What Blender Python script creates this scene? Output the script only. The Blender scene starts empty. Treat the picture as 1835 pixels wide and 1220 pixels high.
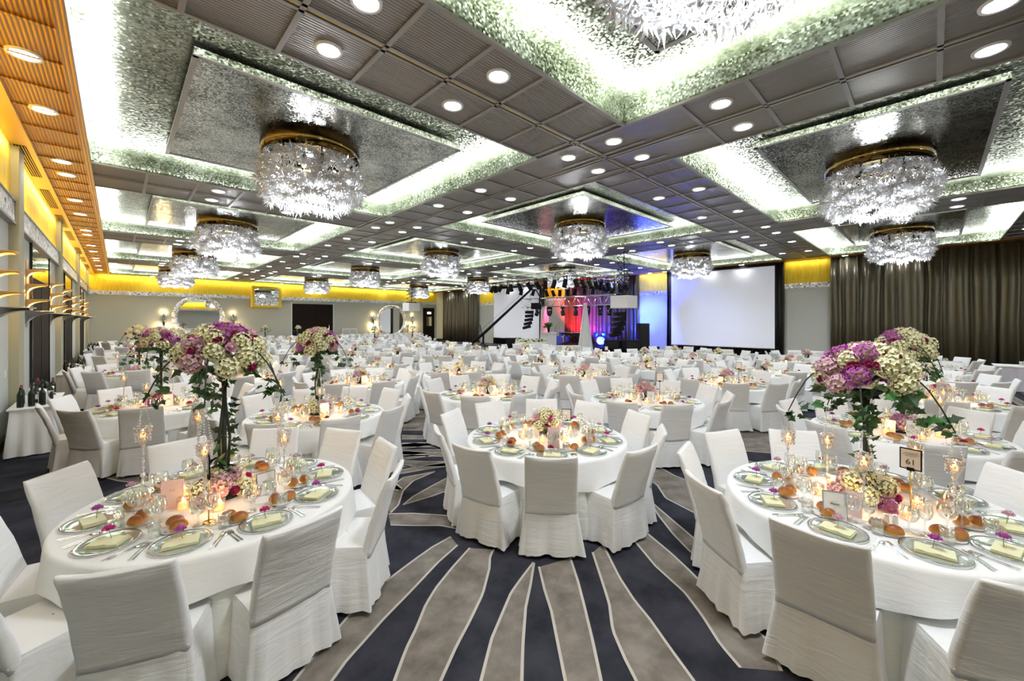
import bpy, math, random
from mathutils import Vector, Matrix
PI = math.pi
R = math.radians
rnd = random.Random(7)
scene = bpy.context.scene
COL = scene.collection
sin, cos = math.sin, math.cos

# ------------------------------------------------------------------ helpers
class MB:
    """collects geometry for ONE mesh"""
    def __init__(s): s.v, s.f, s.m, s.s = [], [], [], []
    def add(s, vs, fs, m=0, smooth=False):
        o = len(s.v); s.v.extend([tuple(p) for p in vs])
        for f in fs: s.f.append([i + o for i in f]); s.m.append(m); s.s.append(smooth)
    def box(s, c, d, m=0, M=None):
        x, y, z = d[0]/2, d[1]/2, d[2]/2
        vs = [Vector((a*x, b*y, e*z)) for a in (-1, 1) for b in (-1, 1) for e in (-1, 1)]
        if M is not None: vs = [M @ p for p in vs]
        vs = [p + Vector(c) for p in vs]
        s.add(vs, [(0,1,3,2),(4,6,7,5),(0,4,5,1),(2,3,7,6),(0,2,6,4),(1,5,7,3)], m)
    def b2(s, a, b, m=0):
        s.box([(a[i]+b[i])/2 for i in range(3)], [abs(b[i]-a[i]) for i in range(3)], m)
    def loft(s, loops, m=0, smooth=True, cap0=False, cap1=False, closed=True):
        n = len(loops[0]); vs = [p for L in loops for p in L]; fs = []
        for i in range(len(loops)-1):
            for j in range(n if closed else n-1):
                k = (j+1) % n
                fs.append((i*n+j, i*n+k, (i+1)*n+k, (i+1)*n+j))
        if cap0: fs.append(tuple(reversed(range(n))))
        if cap1: fs.append(tuple((len(loops)-1)*n+j for j in range(n)))
        s.add(vs, fs, m, smooth)
    def lathe(s, prof, n=24, c=(0,0,0), m=0, smooth=True, cap0=False, cap1=False):
        loops = [[(c[0]+r*cos(2*PI*j/n), c[1]+r*sin(2*PI*j/n), c[2]+z) for j in range(n)] for r, z in prof]
        s.loft(loops, m, smooth, cap0, cap1)
    def tube(s, pts, r, n=8, m=0, smooth=True, cap=True):
        pts = [Vector(p) for p in pts]; loops = []
        rr = r if isinstance(r, (list, tuple)) else [r]*len(pts)
        ref = None
        for i, p in enumerate(pts):
            t = (pts[min(i+1, len(pts)-1)] - pts[max(i-1, 0)])
            t = t.normalized() if t.length > 1e-9 else Vector((0,0,1))
            if ref is None: ref = Vector((1,0,0)) if abs(t.x) < .9 else Vector((0,1,0))
            a = t.cross(ref).normalized(); b = t.cross(a).normalized(); ref = b.cross(t) if False else ref
            loops.append([p + (a*cos(2*PI*j/n) + b*sin(2*PI*j/n))*rr[i] for j in range(n)])
        s.loft(loops, m, smooth, cap, cap)
    def sphere(s, c, r, n=16, k=10, m=0, sc=(1,1,1)):
        prof = [(max(1e-4, sin(PI*i/k)), -cos(PI*i/k)) for i in range(k+1)]
        loops = [[(c[0]+r*sc[0]*q*cos(2*PI*j/n), c[1]+r*sc[1]*q*sin(2*PI*j/n), c[2]+r*sc[2]*z) for j in range(n)] for q, z in prof]
        s.loft(loops, m, True)
    def mesh(s, name, mats):
        me = bpy.data.meshes.new(name); me.from_pydata(s.v, [], s.f)
        for x in (mats if isinstance(mats, (list, tuple)) else [mats]): me.materials.append(x)
        me.polygons.foreach_set('material_index', s.m); me.polygons.foreach_set('use_smooth', s.s)
        me.update(); return me
    def merge(s, o, M, moff=0):
        s.add([M @ Vector(p) for p in o.v], o.f); k = len(o.f)
        s.m[-k:] = [x+moff for x in o.m]; s.s[-k:] = list(o.s)

def ob(name, me, parent=None, loc=(0,0,0), rot=(0,0,0), scale=None):
    o = bpy.data.objects.new(name, me); COL.objects.link(o)
    if parent: o.parent = parent
    o.location = loc; o.rotation_euler = rot
    if scale is not None: o.scale = (scale,)*3 if isinstance(scale, (int, float)) else scale
    return o
def tag(o, label, cat, group=None, kind=None):
    o['label'] = label; o['category'] = cat
    if group: o['group'] = group
    if kind: o['kind'] = kind
    return o
def thing(name, label, cat, loc=(0,0,0), rz=0, group=None):
    return tag(ob(name, None, None, loc, (0,0,rz)), label, cat, group)
def struct(name, mb, mats):
    o = ob(name, mb.mesh(name, mats)); o['kind'] = 'structure'; return o

# ------------------------------------------------------------------ materials
def mat(name, col=(.8,.8,.8), rough=.5, metal=0, spec=.5, emit=None, es=0, trans=0, coat=0):
    m = bpy.data.materials.new(name); m.use_nodes = True
    b = m.node_tree.nodes['Principled BSDF']
    b.inputs['Base Color'].default_value = (*col, 1); b.inputs['Roughness'].default_value = rough
    b.inputs['Metallic'].default_value = metal; b.inputs['Specular IOR Level'].default_value = spec
    if emit: b.inputs['Emission Color'].default_value = (*emit, 1); b.inputs['Emission Strength'].default_value = es
    if trans: b.inputs['Transmission Weight'].default_value = trans
    if coat: b.inputs['Coat Weight'].default_value = coat
    return m
def N(m, t, **kw):
    n = m.node_tree.nodes.new(t)
    for k, v in kw.items():
        if k in n.inputs.keys() if hasattr(n.inputs, 'keys') else False: n.inputs[k].default_value = v
        else: setattr(n, k, v)
    return n
def L(m, a, b): m.node_tree.links.new(a, b)
def bsdf(m): return m.node_tree.nodes['Principled BSDF']
def coords(m, scale=(1,1,1), out='Object', per_object=False):
    tc = N(m, 'ShaderNodeTexCoord'); mp = N(m, 'ShaderNodeMapping'); mp.inputs['Scale'].default_value = scale
    L(m, tc.outputs[out], mp.inputs['Vector'])
    if per_object:
        oi = N(m, 'ShaderNodeObjectInfo'); sc = N(m, 'ShaderNodeVectorMath', operation='SCALE')
        cb = N(m, 'ShaderNodeCombineXYZ')
        for i in range(3): L(m, oi.outputs['Random'], cb.inputs[i])
        L(m, cb.outputs[0], sc.inputs[0]); sc.inputs['Scale'].default_value = 40
        L(m, sc.outputs[0], mp.inputs['Location'])
    return mp.outputs['Vector']
def noise(m, vec, scale, detail=3, rough=.5, dist=0):
    n = N(m, 'ShaderNodeTexNoise'); n.inputs['Scale'].default_value = scale; n.inputs['Detail'].default_value = detail
    n.inputs['Roughness'].default_value = rough; n.inputs['Distortion'].default_value = dist
    L(m, vec, n.inputs['Vector']); return n
def bump(m, h, strength=.3, dist=.01, prev=None):
    b = N(m, 'ShaderNodeBump'); b.inputs['Strength'].default_value = strength; b.inputs['Distance'].default_value = dist
    L(m, h, b.inputs['Height'])
    if prev: L(m, prev, b.inputs['Normal'])
    return b.outputs['Normal']
def ramp(m, fac, stops):
    r = N(m, 'ShaderNodeValToRGB'); e = r.color_ramp.elements
    while len(e) < len(stops): e.new(.5)
    for i, (p, c) in enumerate(stops): e[i].position = p; e[i].color = (*c, 1)
    L(m, fac, r.inputs['Fac']); return r.outputs['Color']

def cloth(name, col, wr=.5):
    m = mat(name, col, .92, 0, .15)
    v = coords(m, (1.2, 1.2, 7), per_object=True); n1 = noise(m, v, 2.2, 3, .55, 1.2)
    v2 = coords(m, (1,1,1)); n2 = noise(m, v2, 170, 2)
    a = bump(m, n1.outputs['Fac'], wr, .03); a = bump(m, n2.outputs['Fac'], .12, .002, a)
    L(m, a, bsdf(m).inputs['Normal']); bsdf(m).inputs['Sheen Weight'].default_value = .12
    return m
M_chair = cloth('white_slipcover_cloth', (.86,.865,.86), .22)
M_cloth = cloth('white_table_cloth', (.88,.89,.875), .12)
M_skirt = cloth('ivory_skirt_cloth', (.82,.84,.79), .3)
M_leg = mat('white_painted_leg', (.75,.75,.74), .4)
M_lilac = cloth('pale_lilac_skirt_cloth', (.74,.73,.82), .3)
M_napkin = mat('pale_yellow_napkin', (.80,.80,.52), .9, 0, .2)
M_silver = mat('polished_silver', (.75,.75,.76), .16, 1)
M_dsilver = mat('dark_silver_rim', (.30,.30,.31), .2, 1)
M_gold = mat('gold_metal', (.75,.52,.18), .22, 1)
M_brass = mat('dark_bronze_ring', (.10,.065,.02), .10, 1)
M_black = mat('matt_black', (.010,.010,.011), .6, 0, .12)
M_blackgl = mat('black_gloss', (.01,.01,.01), .2)
M_white = mat('white_paint', (.82,.82,.82), .5)
M_paper = mat('white_card', (.82,.81,.78), .8)
M_pink = mat('pink_card', (.86,.62,.55), .8)
M_ink = mat('dark_ink', (.05,.05,.06), .7)
M_wax = mat('cream_candle_wax', (.95,.85,.6), .5, emit=(1,.55,.18), es=1.6)
M_flame = mat('candle_flame', (1,.8,.4), .5, emit=(1,.72,.32), es=14)
M_bulb = mat('chandelier_bulb', (1,1,1), .5, emit=(1,.93,.8), es=9)
M_lens = mat('downlight_lens', (1,1,1), .5, emit=(.93,.96,1), es=16)
M_exit = mat('lit_sign', (1,1,.9), .5, emit=(1,.97,.75), es=2.2)
for m in (M_wax, M_flame, M_bulb, M_lens, M_exit): m.cycles.emission_sampling = 'NONE'
M_leaf = mat('ivy_leaf', (.035,.13,.025), .45)
M_leaf2 = mat('dark_ivy_leaf', (.016,.055,.014), .5)
M_stem = mat('dark_stem', (.02,.026,.015), .7)
M_green = mat('flower_stem_green', (.25,.38,.08), .6)
def petal(name, a, b):
    m = mat(name, a, .7, 0, .2)
    n = noise(m, coords(m, (1,1,1)), 3.5, 2); L(m, ramp(m, n.outputs['Fac'], [(.35, a), (.65, b)]), bsdf(m).inputs['Base Color'])
    return m
M_cream = petal('cream_petal', (.88,.84,.46), (.86,.86,.70))
M_purple = petal('purple_petal', (.36,.06,.34), (.56,.16,.50))
M_mauve = petal('mauve_petal', (.62,.34,.46), (.74,.50,.58))
M_burg = petal('burgundy_petal', (.20,.012,.05), (.40,.04,.14))
M_mag = petal('magenta_petal', (.50,.02,.18), (.62,.06,.30))
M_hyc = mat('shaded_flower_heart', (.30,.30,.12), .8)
M_peach = petal('peach_petal', (.85,.45,.20), (.88,.66,.45))
def bread_mat():
    m = mat('golden_bread_crust', (.6,.25,.05), .45)
    g = N(m, 'ShaderNodeTexCoord'); sp = N(m, 'ShaderNodeSeparateXYZ'); L(m, g.outputs['Object'], sp.inputs[0])
    mr = N(m, 'ShaderNodeMapRange'); mr.inputs[1].default_value = .004; mr.inputs[2].default_value = .085
    n = noise(m, coords(m, (1,1,1), per_object=True), 25, 2); ad = N(m, 'ShaderNodeMath', operation='MULTIPLY_ADD')
    L(m, n.outputs['Fac'], ad.inputs[0]); ad.inputs[1].default_value = .02; L(m, sp.outputs[2], ad.inputs[2]); L(m, ad.outputs[0], mr.inputs[0])
    L(m, ramp(m, mr.outputs[0], [(.1, (.84,.55,.15)), (.42, (.62,.27,.04)), (.85, (.26,.065,.012))]), bsdf(m).inputs['Base Color'])
    return m
M_bread = bread_mat()
def thin_glass(name, tint=(.96,.98,.97), fr=.10, rough=.03):
    m = bpy.data.materials.new(name); m.use_nodes = True; nt = m.node_tree; nt.nodes.clear()
    o = N(m, 'ShaderNodeOutputMaterial'); mx = N(m, 'ShaderNodeMixShader'); t = N(m, 'ShaderNodeBsdfTransparent'); g = N(m, 'ShaderNodeBsdfGlossy')
    t.inputs[0].default_value = (*tint, 1); g.inputs['Roughness'].default_value = rough; g.inputs[0].default_value = (1,1,1,1)
    lw = N(m, 'ShaderNodeLayerWeight'); lw.inputs[0].default_value = .35
    ma = N(m, 'ShaderNodeMath', operation='MULTIPLY_ADD'); ma.inputs[1].default_value = .55; ma.inputs[2].default_value = fr
    L(m, lw.outputs['Facing'], ma.inputs[0]); L(m, ma.outputs[0], mx.inputs[0]); L(m, t.outputs[0], mx.inputs[1]); L(m, g.outputs[0], mx.inputs[2]); L(m, mx.outputs[0], o.inputs[0])
    return m
M_glass = thin_glass('clear_wine_glass')
M_plate = thin_glass('clear_charger_glass', (.93,.96,.95), .10, .05)
M_holder = thin_glass('candle_glass', (1,.90,.82), .14, .08)
def crystal():
    m = bpy.data.materials.new('cut_crystal'); m.use_nodes = True; nt = m.node_tree; nt.nodes.clear()
    o = N(m, 'ShaderNodeOutputMaterial'); a = N(m, 'ShaderNodeMixShader'); b = N(m, 'ShaderNodeMixShader')
    d = N(m, 'ShaderNodeBsdfDiffuse'); t = N(m, 'ShaderNodeBsdfTranslucent'); g = N(m, 'ShaderNodeBsdfGlossy')
    d.inputs[0].default_value = (.94,.94,.95,1); t.inputs[0].default_value = (.95,.95,.96,1); g.inputs[0].default_value = (.95,.95,.97,1); g.inputs['Roughness'].default_value = .1
    a.inputs[0].default_value = .5; b.inputs[0].default_value = .18
    L(m, d.outputs[0], a.inputs[1]); L(m, t.outputs[0], a.inputs[2]); L(m, a.outputs[0], b.inputs[1]); L(m, g.outputs[0], b.inputs[2]); L(m, b.outputs[0], o.inputs[0])
    return m
M_crystal = crystal()
def mosaic(name, stops, tile, metal, rough, tilt, patch=1.3, pw=.5):
    m = mat(name, (.5,.5,.5), rough, metal)
    v = coords(m, (1,1,1)); sn = N(m, 'ShaderNodeVectorMath', operation='SNAP'); sn.inputs[1].default_value = (tile,)*3
    of = N(m, 'ShaderNodeVectorMath', operation='ADD'); of.inputs[1].default_value = (tile*.37, tile*.41, tile*.43); L(m, v, of.inputs[0])
    L(m, of.outputs[0], sn.inputs[0]); wn = N(m, 'ShaderNodeTexWhiteNoise'); L(m, sn.outputs[0], wn.inputs['Vector'])
    nz = noise(m, v, patch, 5, .65, .4); mx = N(m, 'ShaderNodeMath', operation='MULTIPLY_ADD'); mx.inputs[1].default_value = pw
    L(m, wn.outputs['Value'], mx.inputs[0])
    sb = N(m, 'ShaderNodeMath', operation='MULTIPLY_ADD'); sb.inputs[1].default_value = 1.0; sb.inputs[2].default_value = -.22
    L(m, nz.outputs['Fac'], sb.inputs[0]); L(m, sb.outputs[0], mx.inputs[2])
    L(m, ramp(m, mx.outputs[0], stops), bsdf(m).inputs['Base Color'])
    g = N(m, 'ShaderNodeNewGeometry'); s2 = N(m, 'ShaderNodeVectorMath', operation='SUBTRACT'); s2.inputs[1].default_value = (.5,.5,.5); L(m, wn.outputs['Color'], s2.inputs[0])
    sc = N(m, 'ShaderNodeVectorMath', operation='SCALE'); sc.inputs['Scale'].default_value = tilt; L(m, s2.outputs[0], sc.inputs[0])
    ad = N(m, 'ShaderNodeVectorMath', operation='ADD'); L(m, g.outputs['Normal'], ad.inputs[0]); L(m, sc.outputs[0], ad.inputs[1])
    nm = N(m, 'ShaderNodeVectorMath', operation='NORMALIZE'); L(m, ad.outputs[0], nm.inputs[0]); L(m, nm.outputs[0], bsdf(m).inputs['Normal'])
    return m
M_panel = mosaic('mirror_mosaic', [(.2,(.04,.04,.03)), (.42,(.22,.225,.19)), (.6,(.42,.43,.39)), (.95,(.74,.75,.71))], .02, 1, .13, .10)
M_recess = mosaic('silver_green_mosaic', [(.2,(.05,.06,.03)), (.5,(.165,.18,.135)), (.9,(.40,.44,.38))], .025, .95, .28, .30)
M_band = mosaic('black_white_mosaic', [(.2,(.08,.08,.08)), (.45,(.6,.6,.6)), (.8,(.9,.9,.9))], .07, .5, .3, .6, 6, .7)
def ribs(name, axis, col, metal=.55, rough=.38, per=.041):
    m = mat(name, col, rough, metal)
    w = N(m, 'ShaderNodeTexWave'); w.wave_type = 'BANDS'; w.bands_direction = axis; w.wave_profile = 'SIN'
    L(m, coords(m, (1,1,1)), w.inputs['Vector']); w.inputs['Scale'].default_value = 2*PI/20/per*1.0
    L(m, ramp(m, w.outputs['Fac'], [(0, tuple(c*.5 for c in col)), (.5, col)]), bsdf(m).inputs['Base Color'])
    L(m, bump(m, w.outputs['Fac'], .7, .02), bsdf(m).inputs['Normal']); return m
M_ribx = ribs('ribbed_grey_panel_cross', 'Y', (.31,.295,.275))
M_riby = ribs('ribbed_grey_panel_long', 'X', (.31,.295,.275))
M_ribo = ribs('ribbed_amber_lit_panel', 'X', (.52,.24,.045), .35, .36)  # warm light from the yellow wall put into the ribs' colour
M_bar = mat('ceiling_grid_bar', (.30,.29,.28), .4, .6)
M_rail = mat('gold_ceiling_rail', (.55,.42,.18), .3, .8)
M_goldsoffit = mat('gold_soffit', (.62,.40,.08), .4, .4)
def wall_m(name, col):
    m = mat(name, col, .75, 0, .25); n = noise(m, coords(m, (1,1,.15)), 60, 2); L(m, bump(m, n.outputs['Fac'], .1, .004), bsdf(m).inputs['Normal']); return m
M_wall = wall_m('grey_green_wall', (.50,.51,.43))
M_walllt = wall_m('pale_grey_wall_panel', (.60,.62,.57))
M_pil = wall_m('olive_pilaster', (.46,.44,.30))
M_base = mat('black_baseboard', (.012,.012,.012), .4)
def frieze():
    m = mat('yellow_backdrop_fabric', (.92,.66,.03), .6, 0, .3)
    n = noise(m, coords(m, (3,3,.3)), 6, 2); L(m, ramp(m, n.outputs['Fac'], [(.3,(.86,.56,.02)), (.7,(.96,.74,.06))]), bsdf(m).inputs['Base Color']); return m
M_yellow = frieze()
def curtain_m():
    m = mat('bronze_curtain_satin', (.115,.10,.062), .34, .15, .6); return m
M_curt = curtain_m()
M_curtblk = mat('black_drape', (.018,.017,.015), .6)
M_screen = mat('projection_screen', (.93,.94,.97), .9, 0, .1, emit=(.78,.84,1), es=.16)  # faint bluish glow added to brighten the plain white fabric
M_mirror = mat('clear_mirror', (.85,.87,.85), .02, 1)
M_door = mat('dark_wenge_door', (.014,.009,.007), .75, 0, .1)
M_amber = mat('amber_sconce_shelf', (.72,.45,.16), .5, 0, .3)
M_bottle = mat('dark_wine_bottle', (.01,.015,.008), .12)
M_foil = mat('red_foil', (.35,.02,.03), .35)
M_stageblue = mat('blue_drum_shell', (.06,.10,.55), .3)
M_stagered = mat('red_drum_shell', (.6,.04,.06), .3)
def carpet(name, a, b, sc=3):
    m = mat(name, a, .97, 0, .05); v = coords(m, (1,1,1)); n = noise(m, v, sc, 5, .6)
    L(m, ramp(m, n.outputs['Fac'], [(.35, a), (.65, b)]), bsdf(m).inputs['Base Color'])
    n2 = noise(m, v, 260, 2); L(m, bump(m, n2.outputs['Fac'], .5, .004), bsdf(m).inputs['Normal']); return m
M_cdark = carpet('navy_charcoal_carpet', (.026,.027,.036), (.054,.055,.069))
M_ctaupe = carpet('taupe_carpet', (.165,.145,.122), (.285,.258,.225), 5)
M_cedge = mat('cream_carpet_edge', (.55,.52,.46), .95, 0, .05)

# ------------------------------------------------------------------ camera   (eye 2.1 m above the floor, level, lens shifted slightly down)
CAMH = 2.1
F_PX, CX, HY = 729.77, 917.5, 574.8
YAW = R(44.068)
cam = bpy.data.cameras.new('camera'); camo = bpy.data.objects.new('camera', cam); COL.objects.link(camo)
cam.sensor_width = 36; cam.lens = F_PX/1835*36; cam.shift_y = (HY-610)/1835; cam.clip_start = .05; cam.clip_end = 200
camo.location = (0,0,CAMH); camo.rotation_euler = (R(90), 0, -YAW); scene.camera = camo
FX, FY = sin(YAW), cos(YAW)
def floor_pt(px, py, z=0.0):
    """survey of the photograph: where the sight line through a pixel meets the level z"""
    d = (CAMH-z)*F_PX/(py-HY); r = (px-CX)/F_PX*d
    return (FX*d + FY*r, FY*d - FX*r)

# ------------------------------------------------------------------ room shell
XL, XR, YB, YF, ZC = -1.38, 25.3, -12.0, 38.2, 5.2
def build_floor():
    mb = MB(); mb.add([(XL-.3,YB-.3,0),(XR+.3,YB-.3,0),(XR+.3,YF+.3,0),(XL-.3,YF+.3,0)], [(0,1,2,3)], 0)
    def strip(a, b, edge=True):
        n = min(len(a), len(b)); vs = []
        for i in range(n): vs += [(*a[i], .002), (*b[i], .002)]
        mb.add(vs, [(2*i, 2*i+1, 2*i+3, 2*i+2) for i in range(n-1)], 1)
        if edge:
            for pl in (a, b):
                vv = []
                for i in range(n):
                    p = Vector(pl[max(i-1,0)]); q = Vector(pl[min(i+1,n-1)]); t = (q-p)
                    t = t.normalized() if t.length > 0 else Vector((1,0)); w = Vector((-t.y, t.x))*.010
                    vv += [(pl[i][0]+w.x, pl[i][1]+w.y, .004), (pl[i][0]-w.x, pl[i][1]-w.y, .004)]
                mb.add(vv, [(2*i, 2*i+1, 2*i+3, 2*i+2) for i in range(n-1)], 2)
    def resample(pl, n):
        pl = [Vector(p) for p in pl]; ls = [0]
        for i in range(1, len(pl)): ls.append(ls[-1] + (pl[i]-pl[i-1]).length)
        out = []
        for k in range(n):
            t = ls[-1]*k/(n-1); i = 1
            while i < len(pl)-1 and ls[i] < t: i += 1
            u = (t-ls[i-1])/max(1e-9, ls[i]-ls[i-1]); out.append(tuple(pl[i-1].lerp(pl[i], u)))
        return out
    def pxstrip(a, b):
        strip(resample([floor_pt(*p) for p in a], 24), resample([floor_pt(*p) for p in b], 24))
    S = [([(808,962),(774,981),(739,1006),(703,1033),(668,1062),(630,1098),(560,1180),(520,1230)], [(820,977),(785,1008),(735,1061),(687,1110),(650,1152),(621,1184),(600,1213),(560,1268)]),
     ([(842,982),(809,1019),(781,1054),(763,1084),(746,1126),(728,1163),(707,1220),(680,1300)], [(885,985),(878,997),(877,1019),(865,1065),(842,1113),(818,1158),(790,1220),(755,1300)]),
     ([(956,1008),(936,1034),(916,1062),(899,1102),(881,1145),(862,1220),(845,1300)], [(957,1009),(951,1047),(942,1089),(937,1156),(935,1220),(934,1300)]),
     ([(966,1016),(976,1058),(988,1095),(998,1145),(1013,1220),(1030,1300)], [(1022,1000),(1036,1043),(1048,1090),(1063,1153),(1077,1220),(1095,1300)]),
     ([(1062,990),(1080,1045),(1092,1083),(1098,1130),(1120,1181),(1140,1220),(1180,1300)], [(1080,975),(1110,1035),(1138,1078),(1163,1108),(1203,1165),(1243,1220),(1300,1300)]),
     ([(1125,955),(1175,1015),(1228,1063),(1258,1103),(1291,1155),(1327,1197)], [(1155,952),(1203,992),(1238,1025),(1291,1080),(1380,1150),(1400,1203)]),
     ([(1165,900),(1181,925),(1206,957),(1236,988),(1300,1040)], [(1165,897),(1179,910),(1240,962),(1275,992),(1330,1035)]),
     ([(1160,860),(1177,868),(1193,893),(1240,917),(1290,945),(1330,960)], [(1170,830),(1183,838),(1210,853),(1234,862),(1290,880),(1350,900)]),
     ([(1230,790),(1270,800),(1330,808),(1420,815)], [(1230,765),(1270,762),(1330,765),(1440,772)]),
     ([(1180,805),(1230,820),(1290,835),(1360,842)], [(1190,795),(1240,803),(1300,818),(1360,830)]),
     ([(700,941),(740,942),(790,942),(830,950)], [(696,921),(740,920),(800,924),(840,935)]),
     ([(722,905),(745,898),(775,889),(800,880)], [(722,905),(740,890),(770,873),(800,857)]),
     ([(700,919),(714,905),(722,880),(740,862),(780,845)], [(690,905),(697,893),(703,872),(722,856),(780,845)]),
     ([(700,852),(730,847),(770,840),(800,836)], [(700,846),(730,840),(770,833),(800,829)]),
     ([(720,836),(760,837),(800,836)], [(720,825),(760,827),(800,827)]),
     ([(720,815),(760,815),(800,815)], [(720,806),(760,806),(800,805)]),
     ([(720,801),(760,801),(800,802)], [(720,794),(760,794),(800,795)]),
     ([(720,787),(760,787),(800,788)], [(720,780),(760,781),(800,783)]),
     ([(722,771),(760,771),(800,772)], [(722,735),(750,735),(790,736)]),
     ([(122,836),(118,858),(125,885),(140,920),(165,950)], [(158,838),(152,880),(180,890),(200,900),(215,915)]),
     ([(190,856),(210,846),(250,832)], [(190,856),(212,862),(250,866)])]
    for a, b in S: pxstrip(a, b)
    # the same fan of tapering blades elsewhere in the hall
    rr = random.Random(5); ang0 = 0
    for i in range(9):
        for j in range(14):
            cx, cy = 1.5+i*2.9+rr.uniform(-.6,.6), -6+j*3.1+rr.uniform(-.6,.6)
            if cy < 4.2 and cx < 6.2 or (cx > 7.5 and -4.5 < cy < .3): continue
            ang0 = rr.uniform(0, 6.28); n = rr.randint(5, 8)
            for k in range(n):
                a = ang0 + (k-n/2)*.26; ln = rr.uniform(1.3, 2.6); w = rr.uniform(.10,.20); cv = rr.uniform(-.35,.35)
                A, B = [], []
                for q in range(9):
                    t = q/8; rad = .25+ln*t; aa = a+cv*t*t*.6; wd = w*sin(PI*min(1, t*.85+.1))
                    p = (cx+rad*cos(aa), cy+rad*sin(aa)); nx, ny = -sin(aa), cos(aa)
                    A.append((p[0]+nx*wd, p[1]+ny*wd)); B.append((p[0]-nx*wd, p[1]-ny*wd))
                if all(XL < p[0] < XR-.1 and YB < p[1] < YF-.1 for p in A+B): strip(A, B)
    for k in range(11):
        y = -3.4+.27*k; wv = rr.uniform(0,6)
        A, B = [], []
        for q in range(40):
            x = 8.2+q*.4; yy = y+.10*sin(x*.9+wv)+.05*(x-14); w = .065+.045*sin(x*.7+wv*2); A.append((x, yy+w)); B.append((x, yy-w))
        strip(A, B, k % 2 == 0)
    struct('floor', mb, [M_cdark, M_ctaupe, M_cedge])
build_floor()

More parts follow.
